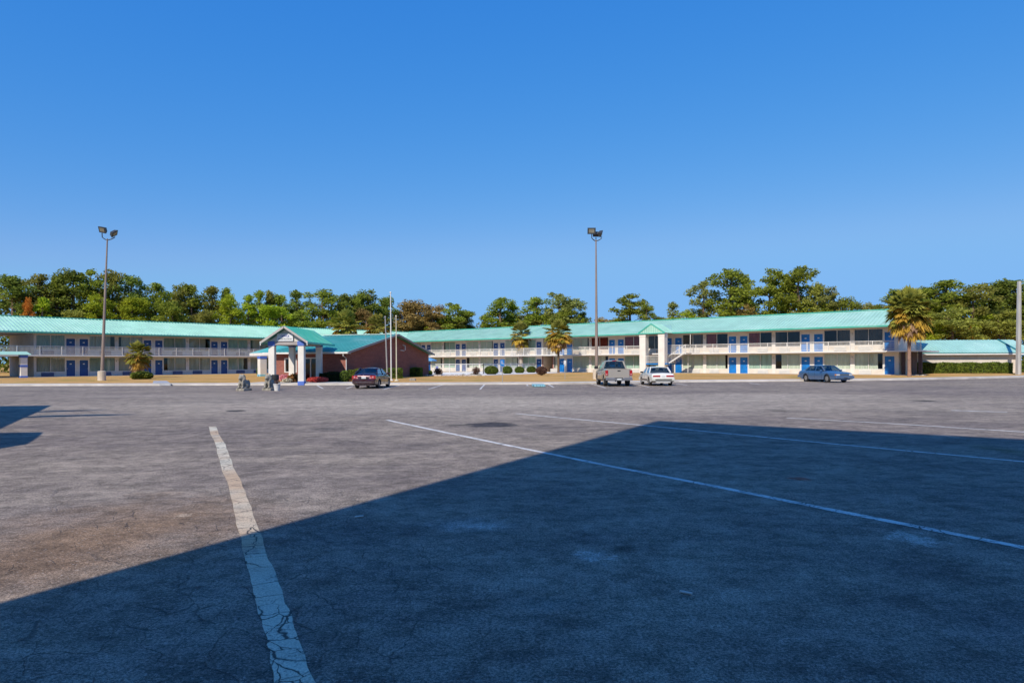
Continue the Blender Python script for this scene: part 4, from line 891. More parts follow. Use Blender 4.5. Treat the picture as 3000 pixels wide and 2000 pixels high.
# ------------------------------------------------------------------ pool corner: deck, fence, parasol, chairs
pdk = [gnd(px, py, .26) for px, py in ((1255,1099),(1420,1099.5),(1590,1094))]
apron([tuple(pdk[0].xy), tuple(pdk[1].xy), tuple(pdk[2].xy), (9.0,100.5), (-5,112), (-13,106)], DECK, .29, 'pool_deck')
fp = [gnd(px, py, .29) for px, py in ((1268,1095),(1416,1095),(1592,1087.5))]
pfn = empty('pool_fence', (0,0,.29), 0, 'white picket pool fence running behind the round bushes', 'fence')
for a_, b_ in zip(fp, fp[1:]):
    m = MB(); a_ = a_.copy(); b_ = b_.copy(); a_.z = b_.z = 0; L = (b_-a_).length; d_ = (b_-a_)/L
    m.beam(a_+Vector((0,0,1.30)), b_+Vector((0,0,1.30)), .07, .07); m.beam(a_+Vector((0,0,.12)), b_+Vector((0,0,.12)), .05, .05)
    for k in range(int(L/.13)): p = a_ + d_*(k*.13); m.box(p.x-.012, p.x+.012, p.y-.012, p.y+.012, .12, 1.28)
    pn = m.build('picket_panel', WHITEM, pfn); n = max(2, round(L/2.4))
    for k in range(n+1): p = a_ + d_*(L*k/n); q = MB(); q.box(p.x-.045, p.x+.045, p.y-.045, p.y+.045, 0, 1.36); q.build('fence_post', WHITEM, pn)
pu = at(1244, 1050, 92); pr = empty('pool_parasol', (pu.x, 92, .29), 0, 'light blue pool parasol peeking out behind the office corner', 'parasol')
m = MB(); m.tube([(0,0,0),(0,0,2.3)], .025); m.build('pole', WHITEM, pr)
m = MB(); m.lathe([(1.65,1.72),(1.62,1.86),(.9,2.12),(.05,2.34),(.0,2.35)], 8); m.build('canopy', M('light_blue_canvas', (.16,.44,.74), .8, .08, 2.0), pr)
def pool_chair(px, py, rz, label):
    b_ = gnd(px, py, .29); r_ = empty('pool_chair', b_, rz, label, 'chair', 'blue chairs on the pool deck')
    m = MB(); m.loft([[(-.24,-.24,.40),(.24,-.24,.40),(.24,.22,.38),(-.24,.22,.38)],[(-.24,-.24,.44),(.24,-.24,.44),(.24,.22,.42),(-.24,.22,.42)]]); m.build('seat', M('blue_chair_sling', (.03,.06,.33), .6, .1, 3.0), r_)
    m = MB(); m.loft([[(-.24,.22,.44),(.24,.22,.44),(.24,.25,.44),(-.24,.25,.44)],[(-.24,.38,1.02),(.24,.38,1.02),(.24,.41,1.02),(-.24,.41,1.02)]]); m.build('backrest', bpy.data.materials['blue_chair_sling'], r_)
    for x in (-.25,.25):
        for y in (-.22,.24): m = MB(); m.tube([(x,y,0),(x,y*.95,.42)], .018, 6); m.build('leg', WHITEM, r_)
    return r_
pool_chair(1253, 1095, R(20), 'blue sling chair close against the office corner'); pool_chair(1276, 1093, R(-30), 'dark blue sling chair under the edge of the parasol'); pool_chair(1365, 1089, R(60), 'blue sling chair inside the fence, nearer its middle')
# brick edging stones of the pool bed, air-conditioning box, low stones
aw = gnd(1243, 1100, .2); m = MB(); m.cbox(-.45,.45,-.35,.35,0,.85,.03)
for k in range(8): m.box(-.4,.4,-.362,-.351,.15+k*.08,.19+k*.08)
o = m.build('cooling_unit', M('pale_green_metal', (.45,.48,.42), .6, .1, 2.0), loc=aw); tag(o, 'pale green metal cooling unit at the foot of the office gable', 'cooling unit')
o = MB(); o.cbox(-.28,.28,-.2,.2,0,.26,.06); o = o.build('lawn_stone', STONE, loc=gnd(1209,1116,.16)); tag(o, 'grey stone block lying on the lawn right of the flagpoles', 'stone')
SG = 'edging stones of the pool bed'
for i in range(11):
    px = 1250+i*12.5; m = MB(); w = random.uniform(.16,.26); m.cbox(-w,w,-.14,.14,0,random.uniform(.16,.26),.05); o = m.build('edging_stone', M('pale_edging_stone', (.50,.44,.40), .9, .25, 3.0) if i == 0 else bpy.data.materials['pale_edging_stone'], loc=gnd(px,1102.5,.2)); o.rotation_euler.z = random.uniform(-.4,.4)
    tag(o, 'small pale edging stone in the row between office and pool fence', 'edging stone', SG)
for px, py, lab in ((1357,1102,'dark rock beside the white pool deck'),(1405,1102,'dark rock at the foot of the scraggly shrub'),(1382,1100,'low rock left of the scraggly shrub')):
    m = MB(); m.ell((0,0,.12),(.28,.2,.17),9,6); m.v = [tuple(Vector(v)*random.uniform(.85,1.12)) for v in m.v]; o = m.build('garden_rock', STONE, loc=gnd(px,py,.2)); tag(o, lab, 'rock', 'rocks in the pool bed')

# ------------------------------------------------------------------ posts, poles and signs
def light_pole(base, top, label, heads, mat, group='parking-lot light poles'):
    r_ = empty('light_pole', base, 0, label, 'light pole', group); t = Vector(top)-Vector(base); n = 6
    m = MB(); m.tube([t*(k/n) for k in range(n+1)], [.17-.11*k/n for k in range(n+1)], 10); m.build('pole', mat, r_)
    m = MB(); m.lathe([(.0,0),(.36,0),(.36,.95),(.28,1.0),(.0,1.0)], 14); m.build('concrete_base', CREAMC, r_)
    for (dx, dy, dz, yaw, tilt, roll, s_) in heads:
        m = MB(); e_ = t + Vector((dx, dy, dz)); m.tube([t-Vector((0,0,.15)), t+Vector((dx*.5,dy*.5,-.05)), t+Vector((dx*.95,dy*.95,.12)), e_], .045, 6); br = m.build('bracket', DARKM, r_)
        m = MB(); m.loft([[(-.42*s_,-.0,-.32*s_),(.42*s_,0,-.32*s_),(.42*s_,0,.32*s_),(-.42*s_,0,.32*s_)],[(-.30*s_,.30,-.2*s_),(.30*s_,.30,-.2*s_),(.30*s_,.30,.2*s_),(-.30*s_,.30,.2*s_)]])
        rot = Matrix.Rotation(yaw,3,'Z') @ Matrix.Rotation(roll,3,'Y') @ Matrix.Rotation(tilt,3,'X'); c_ = e_+Vector((0,0,.32*s_))
        m.v = [tuple(rot @ Vector(v) + c_) for v in m.v]; h = m.build('flood_lamp', DARKM, r_)
        q = MB(); q.box(-.27*s_,.27*s_,-.02,-.004,-.19*s_,.19*s_); q.v = [tuple(rot @ Vector(v) + c_) for v in q.v]; q.build('lamp_lens', M('frosted_lens', (.24,.22,.16), .3, .1, 3.0) if 'frosted_lens' not in bpy.data.materials else bpy.data.materials['frosted_lens'], h)
    return r_
b_ = gnd(298, 1116.5, .15); t_ = at(316, 699, b_.y)
light_pole(b_, t_, 'tall brown light pole leaning slightly, in front of the left wing', [(-.45,-.1,.52,R(-12),R(28),R(12),.95), (.70,.05,.18,R(75),R(35),R(-30),.9)], BROWNM)
b_ = gnd(1748, 1112, .15); t_ = at(1747.5, 702, b_.y)
light_pole(b_, t_, 'tall straight light pole rising behind the tan pickup', [(-.42,-.1,.50,R(0),R(8),0,.92), (.55,.05,.30,R(65),R(20),R(-35),.75), (.05,.40,.28,R(185),R(30),0,.75)], BROWNM)
FG = 'flagpoles in front of the office'
for px, by, ty, pxt, r_, lab, mt in ((1134.5,1113.5,930,1129,.075,'short grey flagpole standing left of the tall white one',GREYM), (1146,1115.5,859,1145,.062,'tall white flagpole in the middle of three',WHITEM), (1161.5,1116,928,1161,.055,'short cream flagpole standing right of the tall white one',M('cream_steel',(.66,.60,.44),.5,.08,2.0))):
    b_ = gnd(px, by, .17); t_ = at(pxt, ty, b_.y) - b_; r = empty('flagpole', b_, 0, lab, 'flagpole', FG)
    m = MB(); m.tube([(0,0,0), t_*.5, t_], [r_, r_*.9, r_*.65], 10); m.build('pole', mt, r); m = MB(); m.ell(t_+Vector((0,0,.06)), (.09,.09,.09), 10, 8); m.build('finial', mt, r)
    m = MB(); m.lathe([(.0,0),(.2,0),(.2,.06),(.1,.14),(.0,.14)], 12); m.build('base_plate', mt, r)
b_ = gnd(2983, 1096.5, .2); t_ = at(2987, 824, b_.y) - b_
r = empty('utility_pole', b_, 0, 'tall pale concrete utility pole standing before the hedge', 'utility pole'); m = MB(); m.loft([[(-.20,-.20,-.2),(.20,-.20,-.2),(.20,.20,-.2),(-.20,.20,-.2)], [t_+Vector((-.14,-.14,0)), t_+Vector((.14,-.14,0)), t_+Vector((.14,.14,0)), t_+Vector((-.14,.14,0))]]); m.build('pole', POLEC, r)
m = MB(); m.tube([(.12,-.235,0),(.12,-.215,4.5),(.10,-.20,9)], .025, 6); m.build('conduit', GREYM, r)
def sign_post(px, base_y, zb, face, label, top_y, wpx, hpx, mats):
    b_ = gnd(px, base_y, zb); ht = at(px, top_y, b_.y).z - zb; w = wpx/2000*b_.y; h = hpx/2000*b_.y; r = empty('parking_sign', b_, 0, label, 'sign', 'parking signs by the kerb')
    m = MB(); m.box(-.03,.03,0,.04,0,ht); m.build('post', GREYM, r); m = MB(); m.cbox(-w/2,w/2,-.03,-.002,ht-h,ht,.005); pn = m.build('sign_panel', mats, r); return r, pn, w, h, ht
r, pn, w, h, ht = sign_post(1471.5, 1121, .15, 1, 'blue wheelchair parking sign on a post in front of the round bushes', 1053, 12, 19, M('blue_sign_face', (.02,.20,.56), .4, .05, 3.0))
q = MB(); c_ = ht-h*.45; y = -.036
def ring(cx, cz, r0, r1, a0, a1, n=16):
    for k in range(n):
        t0 = R(a0+(a1-a0)*k/n); t1 = R(a0+(a1-a0)*(k+1)/n)
        q.quad((cx+r0*math.cos(t0),y,cz+r0*math.sin(t0)),(cx+r1*math.cos(t0),y,cz+r1*math.sin(t0)),(cx+r1*math.cos(t1),y,cz+r1*math.sin(t1)),(cx+r0*math.cos(t1),y,cz+r0*math.sin(t1)))
ring(-.005,c_-.05,.065,.085,110,350); ring(-.03,c_+.135,0.0,.025,0,360); q.box(-.045,-.02,y-.002,y,c_-.03,c_+.10); q.box(-.03,.05,y-.002,y,c_-.045,c_-.02); q.box(-.03,.035,y-.002,y,c_+.03,c_+.05); q.beam((.045,y-.001,c_-.03),(.085,y-.001,c_-.13),.022,.002,(0,1,0)); q.box(.08,.115,y-.002,y,c_-.14,c_-.12)
q.build('wheelchair_symbol', WHITEM, pn)
r, pn, w, h, ht = sign_post(1655, 1112.5, .15, 1, 'small white and blue sign on a thin dark post before the bushy palm', 1056, 7, 11, PLATE)

for (px, py, rz, lab) in ((1050,1515,.5,'white paper scrap lying in the shadow by the first painted line'), (2007,1739,-.6,'white cigarette butt lying in the shaded lot before the camera')):
    m = MB(); m.tube([(-.05,0,.012),(0,0,.012),(.05,0,.012)], .011, 8); o = m.build('paper_scrap' if px < 1500 else 'cigarette_butt', WHITEM, loc=gnd(px,py)); o.rotation_euler.z = rz; tag(o, lab, 'litter', 'litter on the parking lot', 'thing')

# ------------------------------------------------------------------ stone lions, ash bin, plant pot
def lion(px, base_y, rz, label, seed):
    random.seed(seed); b_ = gnd(px, base_y); r = empty('lion_statue', b_, rz, label, 'statue', 'stone lion statues before the porch')
    m = MB(); m.cbox(-.32,.32,-.42,.42,0,.16,.03); m.build('plinth', STONE, r)
    m = MB(); E = m.ell
    E((0,.10,.46),(.24,.30,.30)); E((0,-.08,.60),(.20,.20,.30),12,8,Matrix.Rotation(.35,3,'X'))          # haunch and chest
    E((0,-.16,.86),(.22,.20,.23)); E((0,-.30,.88),(.15,.14,.15)); E((0,-.40,.83),(.09,.09,.08))             # mane, head, muzzle
    for sx in (-1,1):
        E((sx*.15,.16,.33),(.14,.26,.22)); E((sx*.14,-.27,.42),(.075,.085,.28)); E((sx*.14,-.34,.20),(.085,.12,.06)); E((sx*.20,-.06,.20),(.08,.16,.06)); E((sx*.14,-.20,1.06),(.06,.05,.07))
    for k in range(14):
        an = k*.45; E((math.cos(an)*.19, -.14+math.sin(an)*.06, .82+math.sin(an)*.20),(.07,.09,.07),8,6)
    m.tube([(0,.38,.24),(.12,.46,.40),(.10,.42,.62),(.02,.36,.70)], [.05,.045,.05,.06], 7)
    o = m.build('lion_body', STONE, r, True)
    rm = o.modifiers.new('join', 'REMESH'); rm.mode = 'VOXEL'; rm.voxel_size = .032
    dg = bpy.context.evaluated_depsgraph_get(); me = bpy.data.meshes.new_from_object(o.evaluated_get(dg)); o.modifiers.clear(); o.data = me
    me.materials.clear(); me.materials.append(STONE); me.polygons.foreach_set('use_smooth', [True]*len(me.polygons)); return r
lion(714, 1144, R(-18), 'seated stone lion statue standing alone left of the porch', 1); lion(789, 1143, R(-10), 'seated stone lion statue beside the white plant pot', 2)
b_ = gnd(806, 1140); r = empty('ash_bin', b_, 0, 'black ash bin between a stone lion and the white pot', 'ash bin'); b_.y
m = MB(); m.lathe([(.0,0),(.19,0),(.20,.62),(.0,.62)], 16); m.build('bin_body', M('grey_bin', (.16,.16,.17), .5, .1, 3.0), r); m = MB(); m.lathe([(.0,.62),(.24,.62),(.26,.74),(.26,.98),(.22,1.04),(.0,1.05)], 16); m.build('bin_hood', BLACKP, r)
b_ = gnd(811, 1144.3); r = empty('plant_pot', b_, 0, 'white bucket-shaped plant pot standing beside the stone lion', 'plant pot')
m = MB(); m.lathe([(.0,0),(.155,0),(.225,.42),(.245,.42),(.245,.46),(.205,.46),(.19,.40),(.0,.40)], 20); m.build('pot', WHITEM, r, True)
m = MB()
for k in range(26): an = random.uniform(0,6.28); m.tube([(0,0,.4),(math.cos(an)*.1,math.sin(an)*.1,.56),(math.cos(an)*.22,math.sin(an)*.22,.55+random.uniform(0,.16))], [.008,.006,.003], 4)
leaves(m, [((0,0,.60),(.22,.22,.10), 50)], .05); m.build('dry_stems', TWIGB, r)

# ------------------------------------------------------------------ vehicles (x forward, y left, z up)
def wheel(par, x, y, r, w, rimmat, spokes=8):
    sg = 1 if y > 0 else -1; we = MB(); we.lathe([(r*.62,-w/2),(r*.92,-w/2),(r,-w/2+.035),(r,w/2-.035),(r*.92,w/2),(r*.62,w/2)], 24, (0,0,0), 'y', False)
    t = we.build('tyre', RUBBER, par, True, (x, y - sg*w/2, r)); t.name = 'wheel'
    m = MB(); yo = sg*(w/2-.02); m.lathe([(.0,yo-sg*.05),(r*.60,yo-sg*.05),(r*.64,yo),(r*.57,yo+sg*.004),(r*.54,yo-sg*.03),(.0,yo-sg*.03)], 20, (0,0,0), 'y')
    for k in range(spokes):
        a_ = 2*math.pi*k/spokes; m.beam((0,yo-sg*.012,0),(r*.56*math.cos(a_),yo-sg*.012,r*.56*math.sin(a_)),.06,.03,(0,1,0))
    m.lathe([(.0,yo-sg*.02),(r*.2,yo-sg*.02),(r*.16,yo+sg*.012),(.0,yo+sg*.014)], 12, (0,0,0), 'y'); rm = m.build('rim', rimmat, t, True)
    q = MB(); q.lathe([(.0,yo-sg*.024),(r*.52,yo-sg*.024),(r*.52,yo-sg*.026),(.0,yo-sg*.026)], 20, (0,0,0), 'y'); q.build('brake_disc', BLACKP, t); return t
def shell(par, P, paint, name='body'):
    L0, L1 = P['rear'], P['front']; xs = []; x = L0
    while x < L1: xs.append(x); x += .09
    xs.append(L1)
    for b_ in P.get('breaks', []): xs += [b_-.004, b_+.004]
    xs = sorted(set(xs)); rings = []
    for x in xs:
        w = interp(x, P['w']); zs = interp(x, P['zs']); zt = interp(x, P['zt']); zf = P['floor']; zb = interp(x, P['sill']); inner = 'bed' in P and P['bed'][0] < x < P['bed'][1]
        for xw in P['wheels']:
            d = abs(x-xw)
            if d < P['arch']: zb = max(zb, P['wr'] + math.sqrt(P['arch']**2 - d*d))
        zb = min(zb, zs-.12); zm = max(zb+.03, zb + (zs-zb)*.55); ti = P.get('tumble', .05)
        h = [(0,zf),(w-.27,zf),(w-.27,max(zb,zf+.01)),(w-.015,zb),(w,zm),(w-ti*.4,zs-.07),(w-ti,zs)]
        if inner: h += [(w-.12,zs),(w-.12,P['bedfloor']),(0,P['bedfloor'])]
        else: h += [(w-.12,zs+(zt-zs)*.5),(w*.6,zt),(0,zt+P.get('crown',.03))]
        rings.append([(x, y, z) for y, z in h] + [(x, -y, z) for y, z in h[-2:0:-1]])
    m = MB(); m.loft(rings); return m.build(name, paint, par, True, ang=40)
def glass_panel(par, name, pts, bulge=0.0, mat=None):
    m = MB(); m.quad(*pts); return m.build(name, mat or AUTOG, par)
def greenhouse(par, P, paint, seat):
    xa, xb, xc, xd = P['cab']; zbf, zbr = P['beltf'], P['beltr']; zr = P['roof']; yb, yr = P['yb'], P['yr']; T = P.get('pillar', .07); xm = P['xm']
    m = MB(); rings = []; N = 8
    for k in range(7):
        t = k/6; x = xb+.04 + (xc-.04-xb-.04)*t; c = .035*(1-(2*t-1)**2); row = []
        for j in range(N+1):
            s_ = -1+2*j/N; row.append((x, s_*yr*(1+.012*(1-abs(2*t-1))), zr + c + .045*(1-s_**2) - .03*abs(s_)**6))
        rings.append(row + [(x, y, z-.045) for x, y, z in row[::-1]])
    m.loft(rings)
    for sy in (-1,1):
        m.beam((xa,sy*yb,zbf),(xb+.05,sy*yr,zr-.01),.055,T); m.beam((xd,sy*yb,zbr),(xc-.05,sy*yr,zr-.01),.06,P.get('cpillar',T*1.3)); m.beam((xm,sy*(yb+.004),zbf+(zbr-zbf)*.5-.02),(xm,sy*(yr+.004),zr-.02),.045,T*1.1)
        m.beam((xb+.04,sy*yr,zr-.015),(xc-.04,sy*yr,zr-.015),.05,.05)
    m.beam((xb+.03,-yr,zr),(xb+.03,yr,zr),.06,.05); m.beam((xc-.03,-yr,zr),(xc-.03,yr,zr),.07,.05)
    m.build('roof', paint, par, True, ang=50)
    def side(x0, z0, x1, z1, sy, e_=0):
        f = lambda z: yb + (yr-yb)*(z-zbf)/(zr-zbf) + .006
        return (x0, sy*f(z0), z0), (x1, sy*f(z1), z1)
    for sy in (-1,1):
        f = lambda z: sy*(yb + (yr-yb)*(z-zbf)/(zr-zbf) + .004)
        for (b0, b1, t1, t0) in ((xm+.04, xa-.05, xb+.0, xm+.04), (xd+.06, xm-.04, xm-.04, xc+.03)):
            zt_ = zr-.035; zb0 = interp(b0, [(xd,zbr),(xa,zbf)]); zb1 = interp(b1, [(xd,zbr),(xa,zbf)])
            m = MB(); m.quad((b0,f(zb0+.01),zb0+.01),(b1,f(zb1+.01),zb1+.01),(t1,f(zt_),zt_),(t0,f(zt_),zt_)); m.build('side_window', AUTOG, par)
    m = MB(); m.loft([[(xa+.02,-yb+.03,zbf),(xa+.06,0,zbf+.01),(xa+.02,yb-.03,zbf)],[(xb+.05,-yr+.03,zr),(xb+.08,0,zr+.03),(xb+.05,yr-.03,zr)]], closed=False); m.build('windscreen', AUTOG, par)
    m = MB(); m.loft([[(xd-.02,-yb+.05,zbr),(xd-.05,0,zbr+.01),(xd-.02,yb-.05,zbr)],[(xc-.05,-yr+.05,zr),(xc-.07,0,zr+.02),(xc-.05,yr-.05,zr)]], closed=False); m.build('rear_window', AUTOG, par)
    zfl = min(zbf, zbr)
    for sx, sy in ((xm+.12,-.36),(xm+.12,.36)):
        m = MB(); m.cbox(sx-.10,sx+.06,sy-.23,sy+.23,zfl-.1,zfl+.22,.04); m.cbox(sx-.07,sx+.03,sy-.12,sy+.12,zfl+.23,zfl+.38,.03); m.build('seat', seat, par)
    m = MB(); m.cbox(max(xd+.25,xc-.1),max(xd+.25,xc-.1)+.18,-yb+.16,yb-.16,zfl-.1,zfl+.18,.04); m.build('rear_seat', seat, par)
def mirror(par, x, y, z, mat):
    sg = 1 if y > 0 else -1; m = MB(); m.cbox(x-.05,x+.06,y-.02 if sg > 0 else y-.2,y+.2 if sg > 0 else y+.02,z,z+.13,.02); m.build('wing_mirror', mat, par)
def lamp(par, name, x0, x1, y0, y1, z0, z1, mat): m = MB(); m.cbox(min(x0,x1),max(x0,x1),min(y0,y1),max(y0,y1),z0,z1,.012); return m.build(name, mat, par)
def seams(par, P, xs, z0, mat=BLACKP):
    """shut lines and handles of the doors"""
    m = MB()
    for sy in (-1,1):
        for x in xs:
            w = interp(x, P['w']); zs = interp(x, P['zs']); m.beam((x,sy*(w-.012),z0),(x,sy*(w-.001),z0+(zs-z0)*.55),.012,.012); m.beam((x,sy*(w-.001),z0+(zs-z0)*.55),(x,sy*(w-.02),zs-.06),.012,.012)
    m.build('door_seam', mat, par)

def car(loc, rz, label, group=None): return empty('parked_car', loc, rz, label, 'car', group)
# maroon saloon seen from behind
r = car((-10.35, 50.75, 0), R(86), 'dark maroon saloon car parked nose-in before the flagpoles'); PM = car_paint('maroon_car_paint', (.045,.010,.016), .35, .25)
P = dict(rear=-2.36, front=2.36, w=[(-2.36,.72),(-2.2,.83),(-1.6,.895),(.8,.905),(1.8,.87),(2.2,.78),(2.36,.62)], zs=[(-2.36,.80),(-2.25,.94),(-1.5,.97),(.9,.90),(1.9,.78),(2.36,.62)],
         zt=[(-2.36,.90),(-2.25,1.03),(-1.75,1.06),(-1.2,1.04),(.9,.97),(1.6,.90),(2.2,.76),(2.36,.64)], floor=.22, sill=[(-2.36,.42),(-2.0,.26),(1.9,.22),(2.36,.28)], wheels=(-1.38,1.38), arch=.40, wr=.32, crown=.025)
shell(r, P, PM); greenhouse(r, dict(cab=(1.02,.25,-.92,-1.72), beltf=.965, beltr=1.02, roof=1.42, yb=.80, yr=.60, xm=-.18, cpillar=.16), PM, SEATM)
for x in (-1.38,1.38):
    for y in (-.87,.87): wheel(r, x, y, .325, .21, RIM, 9)
for s_ in (-1,1):
    lt = lamp(r, 'tail_light', -2.37, -2.10, s_*.46, s_*.85, .70, .92, REDL); lamp(lt, 'reverse_lens', -2.385, -2.36, s_*.40, s_*.56, .715, .80, PINKL); lamp(lt, 'brake_lens', -2.39, -2.30, s_*.60, s_*.72, .74, .88, PINKL)
    lamp(r, 'headlight', 2.10, 2.30, s_*.45, s_*.75, .60, .74, CLEARL); mirror(r, .85, s_*.86, .96, PM)
m = MB(); m.cbox(-2.47,-2.2,-.82,.82,.36,.66,.06); m.build('rear_bumper', PM, r, True); m = MB(); m.cbox(2.2,2.44,-.74,.74,.26,.56,.06); m.build('front_bumper', PM, r, True)
m = MB(); m.box(-2.405,-2.37,-.26,.26,.70,.86); m.build('plate_recess', BLACKP, r); m = MB(); m.box(-2.425,-2.406,-.17,.15,.715,.845); m.build('licence_plate', PLATE, r); m = MB(); m.box(-2.478,-2.47,-.6,.6,.46,.475); m.build('bumper_strip', CHROME, r)
m = MB(); m.box(-2.375,-2.35,-.06,.06,.93,.97); m.build('trunk_badge', CHROME, r); seams(r, P, (-1.0,-.18,.80), .3)
# white saloon seen from behind
r = car((11.3, 53.65, 0), R(91), 'boxy white saloon car parked nose-in beside the tan pickup'); PW = car_paint('white_car_paint', (.72,.71,.68), .0, .35)
P = dict(rear=-2.46, front=2.46, w=[(-2.46,.80),(-2.35,.86),(-1.6,.905),(1.2,.905),(2.2,.84),(2.46,.78)], zs=[(-2.46,.80),(-2.38,.90),(-1.4,.93),(1.0,.92),(2.3,.80),(2.46,.74)],
         zt=[(-2.46,.84),(-2.36,.95),(-1.6,.985),(-1.2,.99),(1.0,.97),(2.3,.86),(2.46,.78)], floor=.24, sill=[(-2.46,.44),(-2.0,.28),(1.9,.26),(2.46,.36)], wheels=(-1.40,1.36), arch=.385, wr=.31, crown=.02)
shell(r, P, PW); greenhouse(r, dict(cab=(1.02,.42,-1.02,-1.45), beltf=.955, beltr=.965, roof=1.375, yb=.80, yr=.64, xm=-.12, cpillar=.14), PW, M('grey_seat_cloth', (.34,.34,.36), .9, .1, 3.0))
for x in (-1.40,1.36):
    for y in (-.87,.87): wheel(r, x, y, .315, .20, RIM, 12)
for s_ in (-1,1):
    lt = lamp(r, 'tail_light', -2.475, -2.40, s_*.22, s_*.78, .68, .80, REDL); lamp(r, 'headlight', 2.36, 2.48, s_*.42, s_*.76, .62, .74, CLEARL); mirror(r, .78, s_*.86, .93, BLACKP)
m = MB(); m.cbox(-2.56,-2.36,-.86,.86,.40,.60,.04); m.build('rear_bumper', M('off_white_bumper', (.60,.60,.54), .5, .08, 3.0), r, True); m = MB(); m.cbox(2.36,2.56,-.84,.84,.38,.58,.04); m.build('front_bumper', bpy.data.materials['off_white_bumper'], r, True)
m = MB(); m.box(-2.568,-2.561,-.62,.62,.44,.52); m.build('bumper_strip', BLACKP, r); m = MB(); m.box(-2.482,-2.465,-.15,.15,.68,.80); m.build('licence_plate', PLATE, r)
m = MB()
for s_ in (-1,1): m.box(-1.0,1.0,s_*.91-.012,s_*.91+.012,.40,.50)
m.build('side_moulding', M('brown_side_trim', (.16,.12,.09), .6, .1, 3.0), r); seams(r, P, (-.95,-.12,.80), .34)
# blue saloon facing the camera
r = car((27.3, 59.6, 0), R(-78), 'blue saloon car parked facing the camera before the right wing'); PB = car_paint('blue_car_paint', (.055,.135,.27), .35, .34)
P = dict(rear=-2.52, front=2.52, w=[(-2.52,.80),(-2.3,.86),(-1.6,.905),(1.2,.91),(2.2,.86),(2.52,.80)], zs=[(-2.52,.84),(-2.4,.92),(-1.4,.95),(1.0,.93),(2.3,.80),(2.52,.72)],
         zt=[(-2.52,.88),(-2.36,.99),(-1.6,1.01),(-1.2,1.01),(1.0,.99),(2.3,.86),(2.52,.76)], floor=.22, sill=[(-2.52,.42),(-2.0,.26),(1.9,.24),(2.52,.30)], wheels=(-1.42,1.42), arch=.40, wr=.325, crown=.02)
shell(r, P, PB); greenhouse(r, dict(cab=(1.10,.38,-1.0,-1.55), beltf=.975, beltr=.985, roof=1.40, yb=.81, yr=.62, xm=-.15, cpillar=.13), PB, SEATB)
for x in (-1.42,1.42):
    for y in (-.88,.88): wheel(r, x, y, .335, .21, RIM, 14)
for s_ in (-1,1):
    hl = lamp(r, 'headlight', 2.42, 2.545, s_*.44, s_*.76, .60, .72, CLEARL); lamp(hl, 'turn_lens', 2.36, 2.53, s_*.765, s_*.83, .60, .72, AMBER); lamp(r, 'tail_light', -2.54, -2.46, s_*.4, s_*.8, .68, .82, REDL); mirror(r, .82, s_*.87, .95, PB)
m = MB(); m.box(2.50,2.54,-.42,.42,.60,.73); gr = m.build('grille', M('dull_blue_grey_grille', (.10,.13,.15), .4, .1, 3.0), r)
m = MB()
for k in range(5): m.box(2.541,2.548,-.42,.42,.615+k*.025,.624+k*.025)
m.build('grille_bar', CHROME, gr)
m = MB(); m.cbox(2.40,2.66,-.88,.88,.36,.575,.05); m.build('front_bumper', PB, r, True); m = MB(); m.box(2.662,2.668,-.7,.72,.53,.555); m.box(2.662,2.668,-.7,.72,.42,.44); m.build('bumper_strip', CHROME, r); m = MB(); m.cbox(-2.64,-2.4,-.86,.86,.38,.58,.05); m.build('rear_bumper', PB, r, True)
m = MB(); m.box(2.664,2.672,-.16,.16,.36,.42); m.build('front_plate', BLACKP, r); seams(r, P, (-1.0,-.15,.82), .3)
# tan pickup seen from behind
r = empty('pickup_truck', (7.85, 53.35, 0), R(91), 'tan grey pickup truck parked nose-in beside the white saloon', 'pickup truck'); PT = car_paint('tan_pickup_paint', (.42,.38,.33), .35, .36)
P = dict(rear=-2.86, front=2.86, w=[(-2.86,.985),(-2.7,.99),(-1.9,1.0),(1.2,1.0),(2.5,.98),(2.86,.86)], zs=[(-2.86,1.30),(-.98,1.30),(1.0,1.22),(2.4,1.12),(2.86,1.0)],
         zt=[(-2.86,1.31),(-.98,1.31),(1.0,1.27),(2.4,1.22),(2.86,1.05)], floor=.42, sill=[(-2.86,.66),(-2.5,.58),(-1.0,.50),(2.2,.48),(2.86,.5)], wheels=(-1.74,1.82), arch=.50, wr=.40, crown=.02, bed=(-2.82,-.95), bedfloor=.80, breaks=[-2.82,-.95], tumble=.07)
shell(r, P, PT); greenhouse(r, dict(cab=(1.28,.55,-.78,-.90), beltf=1.255, beltr=1.31, roof=1.88, yb=.88, yr=.69, xm=.02, pillar=.09, cpillar=.10), PT, SEATM)
for x in (-1.74,1.82):
    for y in (-.97,.97): wheel(r, x, y, .405, .27, RIM, 10)
m = MB(); m.cbox(-2.93,-2.865,-.79,.79,.66,1.315,.03); tg = m.build('tailgate', PT, r, True); m = MB(); m.cbox(-2.955,-2.925,-.11,.11,1.13,1.20,.01); m.build('tailgate_handle', BLACKP, tg)
for s_ in (-1,1):
    lt = lamp(r, 'tail_light', -2.90, -2.72, s_*.80, s_*1.005, .82, 1.20, REDL); lamp(lt, 'reverse_lens', -2.91, -2.88, s_*.84, s_*.98, .86, .95, PINKL); lamp(r, 'headlight', 2.70, 2.88, s_*.60, s_*.84, .86, 1.05, CLEARL)
    m = MB(); m.cbox(1.0,1.12,s_*1.0 if s_ > 0 else -1.27,1.27 if s_ > 0 else -1.0,1.27,1.50,.03); m.build('wing_mirror', BLACKP, r)
m = MB(); m.cbox(-3.06,-2.80,-.98,-.28,.46,.66,.04); m.cbox(-3.06,-2.80,.28,.98,.46,.66,.04); m.cbox(-3.04,-2.84,-.285,.285,.46,.60,.03); bp = m.build('rear_bumper', M('dull_chrome_bumper', (.36,.36,.38), .35, .1, 3.0, metal=.7), r, True)
